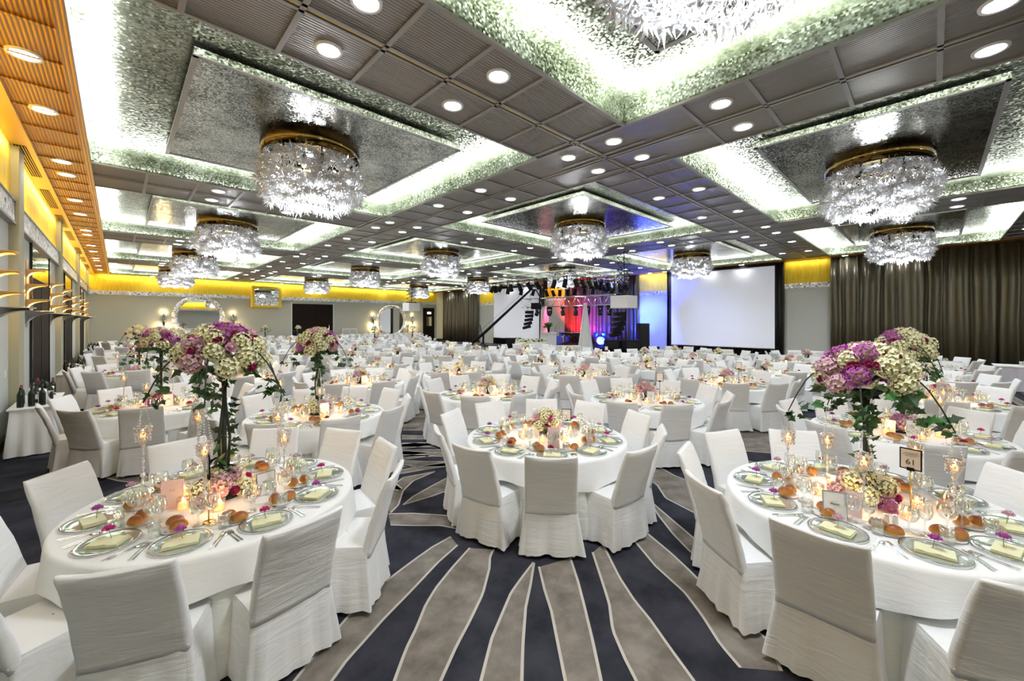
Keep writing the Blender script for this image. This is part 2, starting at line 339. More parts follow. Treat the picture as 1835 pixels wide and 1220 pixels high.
TX = [(-.37, 5.74), (7.6, 14.9), (16.75, 24.15)]
TY = [(-9.9, -3.64), (-1.78, 3.38), (5.24, 11.4), (13.3, 19.75), (21.67, 28.25), (30.4, 37.1)]
ZR = 5.50
def build_ceiling():
    mb = MB()                       # 0 ribs cross, 1 ribs long, 2 amber ribs, 3 bar, 4 rail, 5 gold soffit
    def rect(x0, x1, y0, y1, m, z=ZC): mb.add([(x0,y0,z),(x0,y1,z),(x1,y1,z),(x1,y0,z)], [(0,1,2,3)], m)
    def bar(x0, x1, y0, y1, m=3, t=.025): mb.b2((x0,y0,ZC-t),(x1,y1,ZC+.01), m)
    gy = [(TY[i][1], TY[i+1][0]) for i in range(5)]
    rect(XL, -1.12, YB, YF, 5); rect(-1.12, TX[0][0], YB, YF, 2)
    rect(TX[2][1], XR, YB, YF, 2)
    xs = [(TX[0][1], TX[1][0]), (TX[1][1], TX[2][0])]
    for x0, x1 in xs:
        rect(x0, x1, YB, YF, 1)
    for (x0, x1) in TX:
        for (y0, y1) in gy: rect(x0, x1, y0, y1, 0)
        rect(x0, x1, YB, TY[0][0], 0); rect(x0, x1, TY[-1][1], YF, 0)
    # bars: frames along the tray edges, module bars, rails
    for (y0, y1) in gy:
        ym = (y0+y1)/2
        for (x0, x1) in TX:
            bar(x0, x1, y0-.005, y0+.045); bar(x0, x1, y1-.045, y1+.005)
        n = 30
        for k in range(n):
            x = .45+.86*k
            if x > TX[2][1]: break
            bar(x-.028, x+.028, y0+.04, y1-.04)
        bar(TX[0][0], TX[2][1], ym-.07, ym-.03); bar(TX[0][0], TX[2][1], ym+.03, ym+.07); bar(TX[0][0], TX[2][1], ym-.022, ym+.022, 4, .012)
    for (x0, x1) in xs:
        xm = (x0+x1)/2
        bar(x0-.005, x0+.045, YB, YF); bar(x1-.045, x1+.005, YB, YF)
        y = TY[1][0]-11*.86
        while y < YF-.3:
            if not any(a-.1 < y < b+.1 for a, b in gy): bar(x0+.04, x1-.04, y-.028, y+.028)
            y += .86
        bar(xm-.07, xm-.03, YB, YF); bar(xm+.03, xm+.07, YB, YF); bar(xm-.022, xm+.022, YB, YF, 4, .012)
    y = YB+.4
    while y < YF:
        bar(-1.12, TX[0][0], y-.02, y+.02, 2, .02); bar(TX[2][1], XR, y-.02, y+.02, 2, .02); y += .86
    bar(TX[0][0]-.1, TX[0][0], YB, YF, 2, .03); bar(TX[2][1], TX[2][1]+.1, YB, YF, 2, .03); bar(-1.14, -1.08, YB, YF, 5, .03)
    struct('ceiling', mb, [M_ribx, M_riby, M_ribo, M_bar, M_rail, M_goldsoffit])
    words_r = ['rearmost', 'first', 'second', 'third', 'fourth', 'fifth']; words_c = ['left column', 'middle column', 'curtain side column']
    k = 0
    for ci, (x0, x1) in enumerate(TX):
        for ri, (y0, y1) in enumerate(TY):
            k += 1; mb = MB()
            for a, b in (((x0,y0),(x1,y0)), ((x1,y0),(x1,y1)), ((x1,y1),(x0,y1)), ((x0,y1),(x0,y0))):
                mb.add([(*a,ZC-.02),(*a,ZR),(*b,ZR),(*b,ZC-.02)], [(0,1,2,3)], 0)
            mb.add([(x0,y0,ZR),(x0,y1,ZR),(x1,y1,ZR),(x1,y0,ZR)], [(0,1,2,3)], 0)
            struct('trim_%d' % k, mb, [M_recess])
            # floating mirror-mosaic panel with a metal edge, on a hidden core
            mg = 1.04; p0, p1, q0, q1 = x0+mg, x1-mg, y0+mg, y1-mg
            t = thing('ceiling_panel', 'mirror mosaic panel floating in the lit ceiling recess, %s recess of the %s' % (words_r[ri], words_c[ci]), 'ceiling panel', ((p0+p1)/2, (q0+q1)/2, 5.36), 0, 'floating ceiling panels')
            w, h = (p1-p0), (q1-q0); b = MB(); b.b2((-w/2,-h/2,0),(w/2,h/2,.10)); ob('mosaic_face', b.mesh('mosaic_face', [M_panel]), t)
            b = MB(); b.b2((-w/2+.5,-h/2+.5,.10),(w/2-.5,h/2-.5,.15)); ob('hanging_core', b.mesh('hanging_core', [M_recess]), t)
            b = MB(); e = .05
            for s in (-1, 1):
                b.b2((-w/2-.012, s*h/2-(e if s > 0 else .012), -.012), (w/2+.012, s*h/2+(.012 if s > 0 else e), .004)); b.b2((s*w/2-(e if s > 0 else .012), -h/2, -.012), (s*w/2+(.012 if s > 0 else e), h/2, .004))
            ob('edge_frame', b.mesh('edge_frame', [M_bar]), t)
            for (cx, cy, sx, rz) in (((x0+x1)/2, y0+.17, x1-x0-.1, 0), ((x0+x1)/2, y1-.17, x1-x0-.1, 0), (x0+.17, (y0+y1)/2, y1-y0-.1, 90), (x1-.17, (y0+y1)/2, y1-y0-.1, 90)):
                l = bpy.data.lights.new('cove_light', 'AREA'); l.shape = 'RECTANGLE'; l.size = sx; l.size_y = .26; l.energy = COVE*sx/6; l.color = (.96,1,.97)
                lo = bpy.data.objects.new('cove_light', l); COL.objects.link(lo); lo.location = (cx, cy, ZC+.03); lo.rotation_euler = (PI, 0, R(rz))
COVE = 105
build_ceiling()

def build_walls():
    # left wall with bays: pilasters, pale panels, mosaic moulding, yellow frieze
    mb = MB(); mb.b2((XL-.3,YB,0),(XL,YF,ZC+.6), 0)
    struct('wall_left', mb, [M_walllt])
    mb = MB(); mb.b2((XL-.3,YF,0),(XR+.3,YF+.3,ZC+.6)); struct('wall_far', mb, [M_wall])
    mb = MB(); mb.b2((XL-.3,YB-.3,0),(XR+.3,YB,ZC+.6)); struct('wall_back', mb, [M_walllt]); mb = MB(); mb.b2((XL,YB,4.12),(XR,YB+.03,ZC), 1); mb.b2((XL,YB,3.86),(XR,YB+.09,4.12), 0); struct('trim_19', mb, [M_band, M_yellow]); wash(((XL+XR)/2, YB+.2, ZC-.06), XR-XL-1, 'y', 1, 3)
    mb = MB(); mb.b2((XR,YB,0),(XR+.3,YF,ZC+.6)); struct('wall_right', mb, [M_wall])
    n = 20
    pil = [3.3, 11.28, 18.74, 26.97, 35.0]
    mb = MB()
    for y in pil: mb.b2((XL,y,0),(XL+.12,y+.55,ZC))
    struct('trim_%d' % n, mb, [M_pil]); n += 1
    mb = MB(); ys = [YB]+[y for p in pil for y in (p, p+.55)]+[YF]
    for i in range(0, len(ys), 2):
        mb.b2((XL,ys[i],4.22),(XL+.02,ys[i+1],ZC), 1); mb.b2((XL,ys[i],3.84),(XL+.07,ys[i+1],4.20), 0); mb.b2((XL,ys[i],3.80),(XL+.09,ys[i+1],3.84), 2); mb.b2((XL,ys[i],4.20),(XL+.09,ys[i+1],4.23), 2)
        wash((XL+.16, (ys[i]+ys[i+1])/2, ZC-.06), ys[i+1]-ys[i]-.3, 'x', 1)
        trough((XL+.06, (ys[i]+ys[i+1])/2, 4.27), ys[i+1]-ys[i]-.4, (.75,0,1), 2.5)
    struct('trim_%d' % n, mb, [M_band, M_yellow, M_bar]); n += 1
    mb = MB(); mb.b2((XL,YF-.03,4.12),(XR,YF,ZC), 1); mb.b2((XL,YF-.09,3.86),(XR,YF,4.12), 0)
    wash(((XL+XR)/2, YF-.2, ZC-.06), XR-XL-1, 'y', -1)
    struct('trim_%d' % n, mb, [M_band, M_yellow]); n += 1
    # wall right: pale panels between the curtains with yellow tops
    for (y0, y1, zb) in ((28.5,30.6,3.8), (20.0,22.2,3.95), (11.8,13.76,4.05), (3.5,5.44,4.03)):
        mb = MB(); mb.b2((XR-.06,y0,0),(XR,y1,zb-.25), 2); mb.b2((XR-.08,y0,zb-.25),(XR,y1,zb), 0); mb.b2((XR-.06,y0,zb),(XR,y1,ZC), 1)
        struct('trim_%d' % n, mb, [M_band, M_yellow, M_walllt]); n += 1
        wash((XR-.25, (y0+y1)/2, ZC-.06), y1-y0-.2, 'x', -1, .6)
    for nm, a, b in (('baseboard_left', (XL,YB,0), (XL+.05,YF,.16)), ('baseboard_far', (XL,YF-.05,0), (XR,YF,.16)), ('baseboard_right', (XR-.05,YB,0), (XR,YF,.16))):
        mb = MB(); mb.b2(a, b); struct(nm, mb, [M_base])
def trough(c, length, d, k):
    # warm light trough on top of the mosaic moulding, shining up the fabric and across the ceiling
    l = bpy.data.lights.new('moulding_trough_light', 'AREA'); l.shape = 'RECTANGLE'; l.size = length; l.size_y = .05; l.energy = k*length; l.color = (1,.60,.16)
    lo = bpy.data.objects.new('moulding_trough_light', l); COL.objects.link(lo); lo.location = c
    z = -Vector(d).normalized(); x = Vector((0,1,0)); y = z.cross(x).normalized(); lo.rotation_euler = Matrix((x, y, z)).transposed().to_euler()
def wash(c, length, ax, sgn, k=1.0):
    l = bpy.data.lights.new('frieze_wash_light', 'AREA'); l.shape = 'RECTANGLE'; l.size = length; l.size_y = .05; l.energy = WASH*length*k; l.color = (1,.90,.62)
    lo = bpy.data.objects.new('frieze_wash_light', l); COL.objects.link(lo); lo.location = c
    # aim down and into the wall
    d = Vector((-sgn, 0, -1.6)) if ax == 'x' else Vector((0, -sgn, -1.6))
    along = Vector((0,1,0)) if ax == 'x' else Vector((1,0,0))
    z = -d.normalized(); x = along; y = z.cross(x).normalized(); lo.rotation_euler = Matrix((x, y, z)).transposed().to_euler()
WASH = 3.6
build_walls()

# ------------------------------------------------------------------ ceiling fittings
ORD = ['first','second','third','fourth','fifth','sixth','seventh','eighth','ninth','tenth','eleventh','twelfth','thirteenth','fourteenth','fifteenth','sixteenth']
def build_downlights():
    b = MB(); b.lathe([(.118,-.012),(.125,-.02),(.150,-.02),(.155,0)], 28); ring = b.mesh('trim_ring', [M_white])
    b = MB(); b.lathe([(.001,-.014),(.118,-.014)], 28); lens = b.mesh('lens', [M_lens])
    L_ = []
    gy = [(TY[i][1]+TY[i+1][0])/2 for i in (1,2,3,4,0)]; gx = [(TX[0][1]+TX[1][0])/2, (TX[1][1]+TX[2][0])/2]
    cxs = [1.73, 3.46, 6.14, 7.12, 9.8, 12.55, 15.3, 16.6, 18.9, 21.9]
    for i, y in enumerate(gy):
        for s in (-1, 1):
            for k, x in enumerate(cxs): L_.append((x, y+s*.49, 'recessed downlight, %s from left wall on %s side of %s cross rail' % (ORD[k], 'near' if s < 0 else 'far', ORD[i])))
    ly = [[-.46, 2.1], [7.45, 9.22], [15.3, 17.2], [23.6, 26.2], [32, 35]]
    for i, x in enumerate(gx):
        for s in (-1, 1):
            for j, q in enumerate(ly):
                for e, y in enumerate(q): L_.append((x+s*.49, y, 'recessed downlight on %s side of %s long rail, %s from the camera end' % ('left' if s < 0 else 'right', ORD[i], ORD[j*2+e])))
    for j, y in enumerate([1.0, 2.9, 7.34, 9.07, 11.74, 12.74, 15.28, 17.18, 20.12, 21.1, 24, 26, 28.8, 29.8, 32.5, 35]):
        L_.append((-.78, y, 'recessed downlight in the amber ceiling strip, %s from the camera end' % ORD[j]))
        L_.append((24.75, y, 'recessed downlight in ceiling strip above the curtains, %s from the camera end' % ORD[j]))
    for j, x in enumerate([1.73, 3.46, 9.8, 12.55, 18.9, 21.9]):
        L_.append((x, 37.65, 'recessed downlight by the yellow far wall band, %s from the left wall' % ORD[j]))
    for x, y, lab in L_:
        t = thing('downlight', lab, 'ceiling light', (x, y, ZC-.0), 0, 'recessed downlights')
        ob('trim_ring', ring, t); ob('lens', lens, t)
        l = DL.get('l')
        if l is None:
            l = bpy.data.lights.new('downlight_lamp', 'AREA'); l.shape = 'DISK'; l.size = .2; l.energy = DOWN; l.color = (.95,.97,1); l.spread = R(150); DL['l'] = l
        lo = bpy.data.objects.new('downlight_lamp', l); COL.objects.link(lo); lo.location = (x, y, ZC-.03)
DL = {}; DOWN = 3
build_downlights()

def spike(mb, c, d, ln, r, m=0):
    d = d.normalized(); a = d.orthogonal().normalized(); b = d.cross(a)
    mid = [c + d*ln*.35 + (a*cos(k*2.0944)+b*sin(k*2.0944))*r for k in range(3)]
    mb.add([c] + mid + [c+d*ln], [(0,2,1),(0,3,2),(0,1,3),(4,1,2),(4,2,3),(4,3,1)], m)
def build_chandeliers():
    rr = random.Random(3)
    b = MB(); b.lathe([(.86,0),(.86,-.20),(.84,-.20),(.84,0)], 64, smooth=True); ring = b.mesh('bronze_ring', [M_brass])
    b = MB(); b.lathe([(.1,.0),(.1,-.012),(.8,-.012)], 32); 
    for k in range(16):
        a = 2*PI*k/16; rd = .80 if k % 2 else .62; b.tube([(rd*cos(a),rd*sin(a),0),(rd*cos(a),rd*sin(a),-.48)], .012, 6)
        b.lathe([(.03,-.40),(.03,-.30)], 8, (rd*cos(a), rd*sin(a), 0), cap0=True, cap1=True)
    rods = b.mesh('hanging_rods', [M_blackgl])
    b = MB(); paths = []
    for q, (z0, rad, am, fr) in enumerate(((-.30,.78,.05,9),(-.42,.80,.07,6),(-.58,.88,.07,5),(-.74,.88,.06,7),(-.90,.80,.06,5),(-.98,.68,.05,6),(-.72,.62,.07,6),(-.56,.45,.08,5))):
        ph = rr.uniform(0, 6)
        paths.append([Vector(((rad+.05*sin(3*t+ph))*cos(t), (rad+.05*sin(3*t+ph))*sin(t), z0+am*sin(fr*t+ph))) for t in [2*PI*i/150 for i in range(150)]])
    for k in range(12):
        a = 2*PI*k/12+.1; a2 = a+rr.choice((-1,1))*.5
        paths.append([Vector((.8*cos(a+(a2-a)*t), .8*sin(a+(a2-a)*t), -.24-.42*t+.10*sin(t*6))) for t in [i/24 for i in range(25)]])
    for pth in paths:
        n = len(pth)
        for i, p in enumerate(pth):
            for _ in range(6 if n > 50 else 4):
                d = Vector((rr.gauss(0,1), rr.gauss(0,1), rr.gauss(-.25,1)))
                spike(b, p, d, rr.uniform(.09,.18), rr.uniform(.009,.015))
    crys = b.mesh('crystal_garlands', [M_crystal])
    b = MB()
    for k in range(8): a = 2*PI*k/8; b.sphere((.66*cos(a),.66*sin(a),-.52), .035, 8, 6)
    bulbs = b.mesh('bulbs', [M_bulb])
    cw = ['left column', 'middle column', 'curtain side column']
    for ci, (x0, x1) in enumerate(TX):
        for ri, (y0, y1) in enumerate(TY):
            x = (x0+x1)/2; y = (y0+y1)/2
            t = thing('chandelier', 'round crystal garland chandelier with bronze ring, %s, %s' % ('behind the camera' if ri == 0 else ORD[ri-1]+' ahead of the camera', cw[ci]), 'chandelier', (x, y, 5.36), rr.uniform(0, 6), 'crystal chandeliers')
            ob('bronze_ring', ring, t); ob('hanging_rods', rods, t); c = ob('crystal_garlands', crys, t); c['kind'] = 'stuff'; ob('bulbs', bulbs, t)
            l = DL.get('c')
            if l is None:
                l = bpy.data.lights.new('chandelier_lamp', 'POINT'); l.energy = CHAND; l.shadow_soft_size = .3; l.color = (.90,.95,1); DL['c'] = l
            lo = bpy.data.objects.new('chandelier_lamp', l); COL.objects.link(lo); lo.location = (x, y, 4.62)
CHAND = 300
build_chandeliers()

# ------------------------------------------------------------------ left wall fittings
def build_left_wall():
    for k, y in enumerate((3.0, 11.0, 14.4, 17.6, 20.6, 25.0, 28.5, 32.0)):
        t = thing('air_vent', 'black slotted air vent in the gold soffit, %s from the camera' % ORD[k], 'air vent', (-1.25, y+1.3, ZC-.001), 0, 'soffit air vents')
        b = MB(); b.b2((-.075,-1.1,-.006),(.075,1.1,0)); ob('vent_back', b.mesh('vent_back', [M_black]), t)
        b = MB()
        for q in range(5): b.b2((-.075+.0335*q-.004,-1.1,-.014),(-.075+.0335*q+.006,1.1,-.004))
        ob('slats', b.mesh('slats', [M_goldsoffit]), t)
    # dark doors with mirror transoms
    k = 0
    for y0, y1 in ((5.6,8.6),(13.7,16.8),(21.4,24.4),(29.9,32.4)):
        k += 1
        b = MB(); b.b2((XL,y0,0),(XL+.03,y1,3.06)); b.b2((XL+.03,(y0+y1)/2-.01,.05),(XL+.035,(y0+y1)/2+.01,3.0)); d = struct('door_%d' % k, b, [M_door])
        b = MB(); b.b2((XL,y0,3.06),(XL+.03,y1,3.80)); b.b2((XL,y0-.05,0),(XL+.045,y0,3.8), 1); b.b2((XL,y1,0),(XL+.045,y1+.05,3.8), 1); struct('window_%d' % k, b, [M_mirror, M_blackgl])
    # stacked shelf sconces
    def tier(w, h, dp):
        b = MB(); pr = [(0,0)]+[(dp*(1-cos(t)), h*(1-(1-t/(PI/2))**2)*.9) for t in [PI/2*i/8 for i in range(1,9)]]+[(dp,h),(0,h)]; n = len(pr)
        b.add([(x,-w/2*(.55+.45*z/h),z) for x, z in pr]+[(x,w/2*(.55+.45*z/h),z) for x, z in pr], [tuple(range(n)), tuple(reversed(range(n,2*n)))]+[(i,(i+1)%n,n+(i+1)%n,n+i) for i in range(n)]); b.b2((0,-w/2-.02,h-.004),(dp+.03,w/2+.02,h+.012))
        return b
    sizes = ((.30,.20,.22),(.32,.22,.25),(.34,.22,.28)); ts = [tier(*s).mesh('tier', [M_amber]) for s in sizes]
    tray = tier(.42,.34,.40).mesh('lower_tray', [M_dsilver]); b = MB(); b.b2((0,-.12,0),(.015,.12,1.2)); plate = b.mesh('back_plate', [M_amber])
    for k, y in enumerate((4.9, 9.9, 13.25, 17.5, 20.7, 25.2, 29.0, 33.4)):
        t = thing('wall_sconce', 'glowing stacked shelf sconce with dark lower tray on left wall, %s from camera' % ORD[k], 'wall sconce', (XL, y, 2.2), 0, 'stacked shelf sconces')
        ob('back_plate', plate, t); ob('lower_tray', tray, t, (0,0,-.34+.10))
        z = .12
        for q in (2, 1, 0): ob('tier', ts[q], t, (.012,0,z)); z += sizes[q][1]+.10
        for zz in (2.42, 2.75, 3.08):
            l = DL.get('s')
            if l is None: l = bpy.data.lights.new('sconce_lamp', 'POINT'); l.energy = 9; l.color = (1,.62,.22); l.shadow_soft_size = .03; DL['s'] = l
            lo = bpy.data.objects.new('sconce_lamp', l); COL.objects.link(lo); lo.location = (XL+.07, y, zz)
    for z in (1.47, 1.2):
        t = ob('wall_switch', None, None, (XL, 10.95, z)); tag(t, 'small white switch plate, %s of two beside olive pilaster' % ('upper' if z > 1.3 else 'lower'), 'switch', 'switch plates')
        b = MB(); b.b2((0,-.05,-.06),(.012,.05,.06)); ob('plate', b.mesh('plate', [M_white]), t); b = MB(); b.b2((.012,-.02,-.03),(.018,.02,.03)); ob('rocker', b.mesh('rocker', [M_white]), t)
build_left_wall()

def build_far_wall():
    for k, (x, z, r) in enumerate(((4.37, 2.42, 1.58), (19.97, 2.1, 1.64))):
        t = thing('round_mirror', 'huge round wall mirror with mosaic frame, %s' % ('behind the tall flowers, nearer the left wall' if k == 0 else 'reflecting a white screen, nearer the exit door'), 'mirror', (x, YF, z))
        b = MB(); n = 64; ri = r*.80
        b.loft([[(q*cos(2*PI*j/n), -yy, q*sin(2*PI*j/n)) for j in range(n)] for q, yy in ((r,0),(r,.07),(ri,.10),(ri,.02))]); ob('mosaic_frame', b.mesh('mosaic_frame', [M_band]), t)
        b = MB(); b.add([(ri*cos(2*PI*j/n), -.03, ri*sin(2*PI*j/n)) for j in range(n)], [tuple(range(n))]); ob('mirror_glass', b.mesh('mirror_glass', [M_mirror]), t)
    b = MB(); b.lathe([(.07,0),(.07,.95)], 16, cap0=True, cap1=True); tubem = b.mesh('tube', [M_dsilver]); b = MB(); b.b2((-.04,.06,.3),(.04,.16,.6)); brk = b.mesh('bracket', [M_dsilver])
    for k, x in enumerate((2.35, 6.48, 17.97, 22.28)):
        t = thing('tube_sconce', 'dark tube wall sconce washing far wall, %s of the %s round mirror' % ('left' if k % 2 == 0 else 'right', 'first' if k < 2 else 'second'), 'wall sconce', (x, YF-.16, 1.68), 0, 'tube sconces by the round mirrors')
        ob('tube', tubem, t); ob('bracket', brk, t)
        for z, e in ((1.55, 60), (2.72, 6)):
            l = bpy.data.lights.new('tube_lamp', 'POINT'); l.energy = e; l.color = (1,.74,.36); l.shadow_soft_size = .04
            lo = bpy.data.objects.new('tube_lamp', l); COL.objects.link(lo); lo.location = (x, YF-.16, z)
    t = thing('balcony_window', 'projecting yellow framed box with mosaic mirror on far wall', 'window', (8.75, YF, 3.2))
    b = MB()
    for a, c in (((-1.05,-.5,0),(1.05,0,.16)), ((-1.05,-.5,1.5),(1.05,0,1.7)), ((-1.05,-.5,.16),(-.88,0,1.5)), ((.88,-.5,.16),(1.05,0,1.5))): b.b2(a, c)
    ob('yellow_frame', b.mesh('yellow_frame', [M_yellow]), t); b = MB(); b.b2((-.88,-.42,.16),(.88,-.38,.78)); ob('mosaic_strip', b.mesh('mosaic_strip', [M_band]), t)
    b = MB(); b.b2((-.88,-.42,.78),(.88,-.38,1.5)); ob('mirror_glass', b.mesh('mirror_glass', [M_mirror]), t)
    b = MB(); b.b2((10.72,YF-.07,0),(14.12,YF,3.58))
    for s in (-1, 1):
        for zz in ((.25,1.7),(1.85,3.35)): b.b2((12.42+s*.9-.68,YF-.09,zz[0]),(12.42+s*.9+.68,YF-.07,zz[1]))
    b.b2((10.6,YF-.1,0),(10.72,YF,3.66), 1); b.b2((14.12,YF-.1,0),(14.24,YF,3.66), 1)
    for s in (-1, 1): b.tube([(12.42+s*1.35,YF-.13,.9),(12.42+s*1.35,YF-.13,1.75)], .03, 8, 2)
    struct('door_6', b, [M_door, M_walllt, M_silver])
    b = MB(); b.b2((23.62,YF-.07,0),(25.02,YF,3.5)); b.b2((24.0,YF-.09,1.55),(24.65,YF-.06,2.55), 1); struct('door_7', b, [M_door, M_mirror])
    t = tag(ob('exit_sign', None, None, (24.3,YF-.12,2.95)), 'small lit sign over the dark exit door', 'sign'); b = MB(); b.b2((-.26,-.03,-.14),(.26,.03,.14)); ob('housing', b.mesh('housing', [M_black]), t); b = MB(); b.b2((-.23,-.04,-.11),(.23,-.03,.11)); ob('lit_face', b.mesh('lit_face', [M_exit]), t)
    for k, x in enumerate((15.15, 15.85)):
        t = thing('folding_screen_panel', 'white framed glazed panel standing by dark double door, %s of the pair' % ('left' if k == 0 else 'right'), 'screen panel', (x, YF-.5, 0), 0, 'white framed panels by the double door')
        b = MB()
        for a, c in (((-.34,-.03,.02),(-.27,.03,1.4)), ((.27,-.03,.02),(.34,.03,1.4)), ((-.27,-.03,1.3),(.27,.03,1.4)), ((-.27,-.03,.02),(.27,.03,.14)), ((-.27,-.03,.68),(.27,.03,.74))): b.b2(a, c)
        ob('frame', b.mesh('frame', [M_white]), t); b = MB(); b.b2((-.27,-.008,.1),(.27,.008,1.32)); ob('pane', b.mesh('pane', [M_walllt]), t)
build_far_wall()

# ------------------------------------------------------------------ curtains, screens, stage on the right-hand wall
def curtain(name, y0, y1, x, lab, m, z0=.02, z1=ZC-.02, per=.26, seed=1):
    rr = random.Random(seed); n = int((y1-y0)/per*14); b = MB(); loops = []
    ph = [rr.uniform(-.8, .8) for _ in range(400)]
    for z, am in ((z1,.07),((z0+z1)/2+1,.10),((z0+z1)/2-.6,.12),(z0,.13)):
        row = []
        for i in range(n+1):
            y = y0+(y1-y0)*i/n; k = y/per; kk = int(math.floor(k)); f = k-kk; p = ph[kk % 400]*(1-f)+ph[(kk+1) % 400]*f
            sw = sin(2*PI*k+p); row.append((x-.14-am*(.75+.3*p)*(abs(sw)**.7*(1 if sw > 0 else -1)), y+.05*sin(2*PI*k*.5+p*2)+.02*sin(z*1.3+kk), z))
        loops.append(row)
    b.loft(loops, 0, True, closed=False)
    o = ob(name, b.mesh(name, [m])); sm = o.modifiers.new('thick', 'SOLIDIFY'); sm.thickness = .012
    return tag(o, lab, 'curtain')
curtain('curtain', YB+.2, 3.45, XR-.1, 'long bronze pleated curtain filling the wall by the skirted buffet', M_curt, per=.34, seed=2)
curtain('curtain', 13.85, 19.9, XR-.1, 'pleated stage curtain washed by red and blue light behind the band', M_curt, per=.30, seed=3)
curtain('curtain', 30.65, 36.6, XR-.1, 'bronze pleated curtain in far corner between exit door and screen', M_curt, per=.36, seed=4)
curtain('black_drape', 22.2, 28.45, XR-.02, 'black drape behind the farther projection screen', M_curtblk, seed=5)
curtain('black_drape', 5.44, 11.75, XR-.02, 'black drape behind the nearer projection screen', M_curtblk, seed=6)
for y0, y1, z0, z1, w in ((22.6,28.25,.55,4.98,'farther'), (5.82,11.42,.6,5.02,'nearer')):
    t = thing('projection_screen', 'large white projection screen, the %s of two beside the stage' % w, 'projection screen', (XR-.32, (y0+y1)/2, z0)); h = (y1-y0)/2
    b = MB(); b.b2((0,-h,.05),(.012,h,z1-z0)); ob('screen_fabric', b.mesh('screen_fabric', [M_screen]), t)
    b = MB(); b.tube([(.006,-h,.03),(.006,h,.03)], .035, 10); ob('weight_bar', b.mesh('weight_bar', [M_white]), t)
    b = MB(); b.b2((-.06,-h-.1,z1-z0),(.08,h+.1,z1-z0+.10)); ob('roller_case', b.mesh('roller_case', [M_black]), t)

def at(px, py, d):
    """a surveyed point of the photograph at distance d along the view"""
    r = (px-CX)/F_PX*d
    return Vector((FX*d+FY*r, FY*d-FX*r, CAMH-(py-HY)/F_PX*d))
def spot(c, tgt, e, col, ang=60, blend=.6, name='stage_spot_light'):
    l = bpy.data.lights.new(name, 'SPOT'); l.energy = e; l.color = col; l.spot_size = R(ang); l.spot_blend = blend; l.shadow_soft_size = .08
    lo = bpy.data.objects.new(name, l); COL.objects.link(lo); lo.location = c
    lo.rotation_euler = (Vector(tgt)-Vector(c)).to_track_quat('-Z', 'Y').to_euler()
def truss_mb(p0, p1, w=.30, n=None, up=Vector((0,0,1))):
    p0, p1 = Vector(p0), Vector(p1); d = (p1-p0); ln = d.length; d.normalize(); s = d.cross(up).normalized()*w/2; u = s.cross(d).normalized()*w/2
    b = MB(); cs = [s+u, s-u, -s-u, -s+u]
    for c in cs: b.tube([p0+c, p1+c], .025, 6)
    n = n or int(ln/.4)
    for i in range(n):
        a = p0+d*ln*i/n; e = p0+d*ln*(i+1)/n
        for k in range(4):
            c1, c2 = cs[k], cs[(k+1) % 4]
            b.tube([a+c1, e+c2], .014, 5) if i % 2 == 0 else b.tube([a+c2, e+c1], .014, 5)
    return b
def moving_head():
    b = MB(); b.b2((-.14,-.14,-.14),(.14,.14,0)); base = b.mesh('base', [M_black])
    b = MB(); b.b2((-.20,-.05,-.48),(-.15,.05,-.10)); b.b2((.15,-.05,-.48),(.20,.05,-.10)); b.b2((-.2,-.06,-.16),(.2,.06,-.12)); yoke = b.mesh('yoke', [M_black])
    b = MB(); b.lathe([(.09,.16),(.14,.10),(.15,-.12),(.13,-.2),(.11,-.17)], 16, cap0=True, cap1=True); head = b.mesh('head', [M_blackgl])
    return base, yoke, head
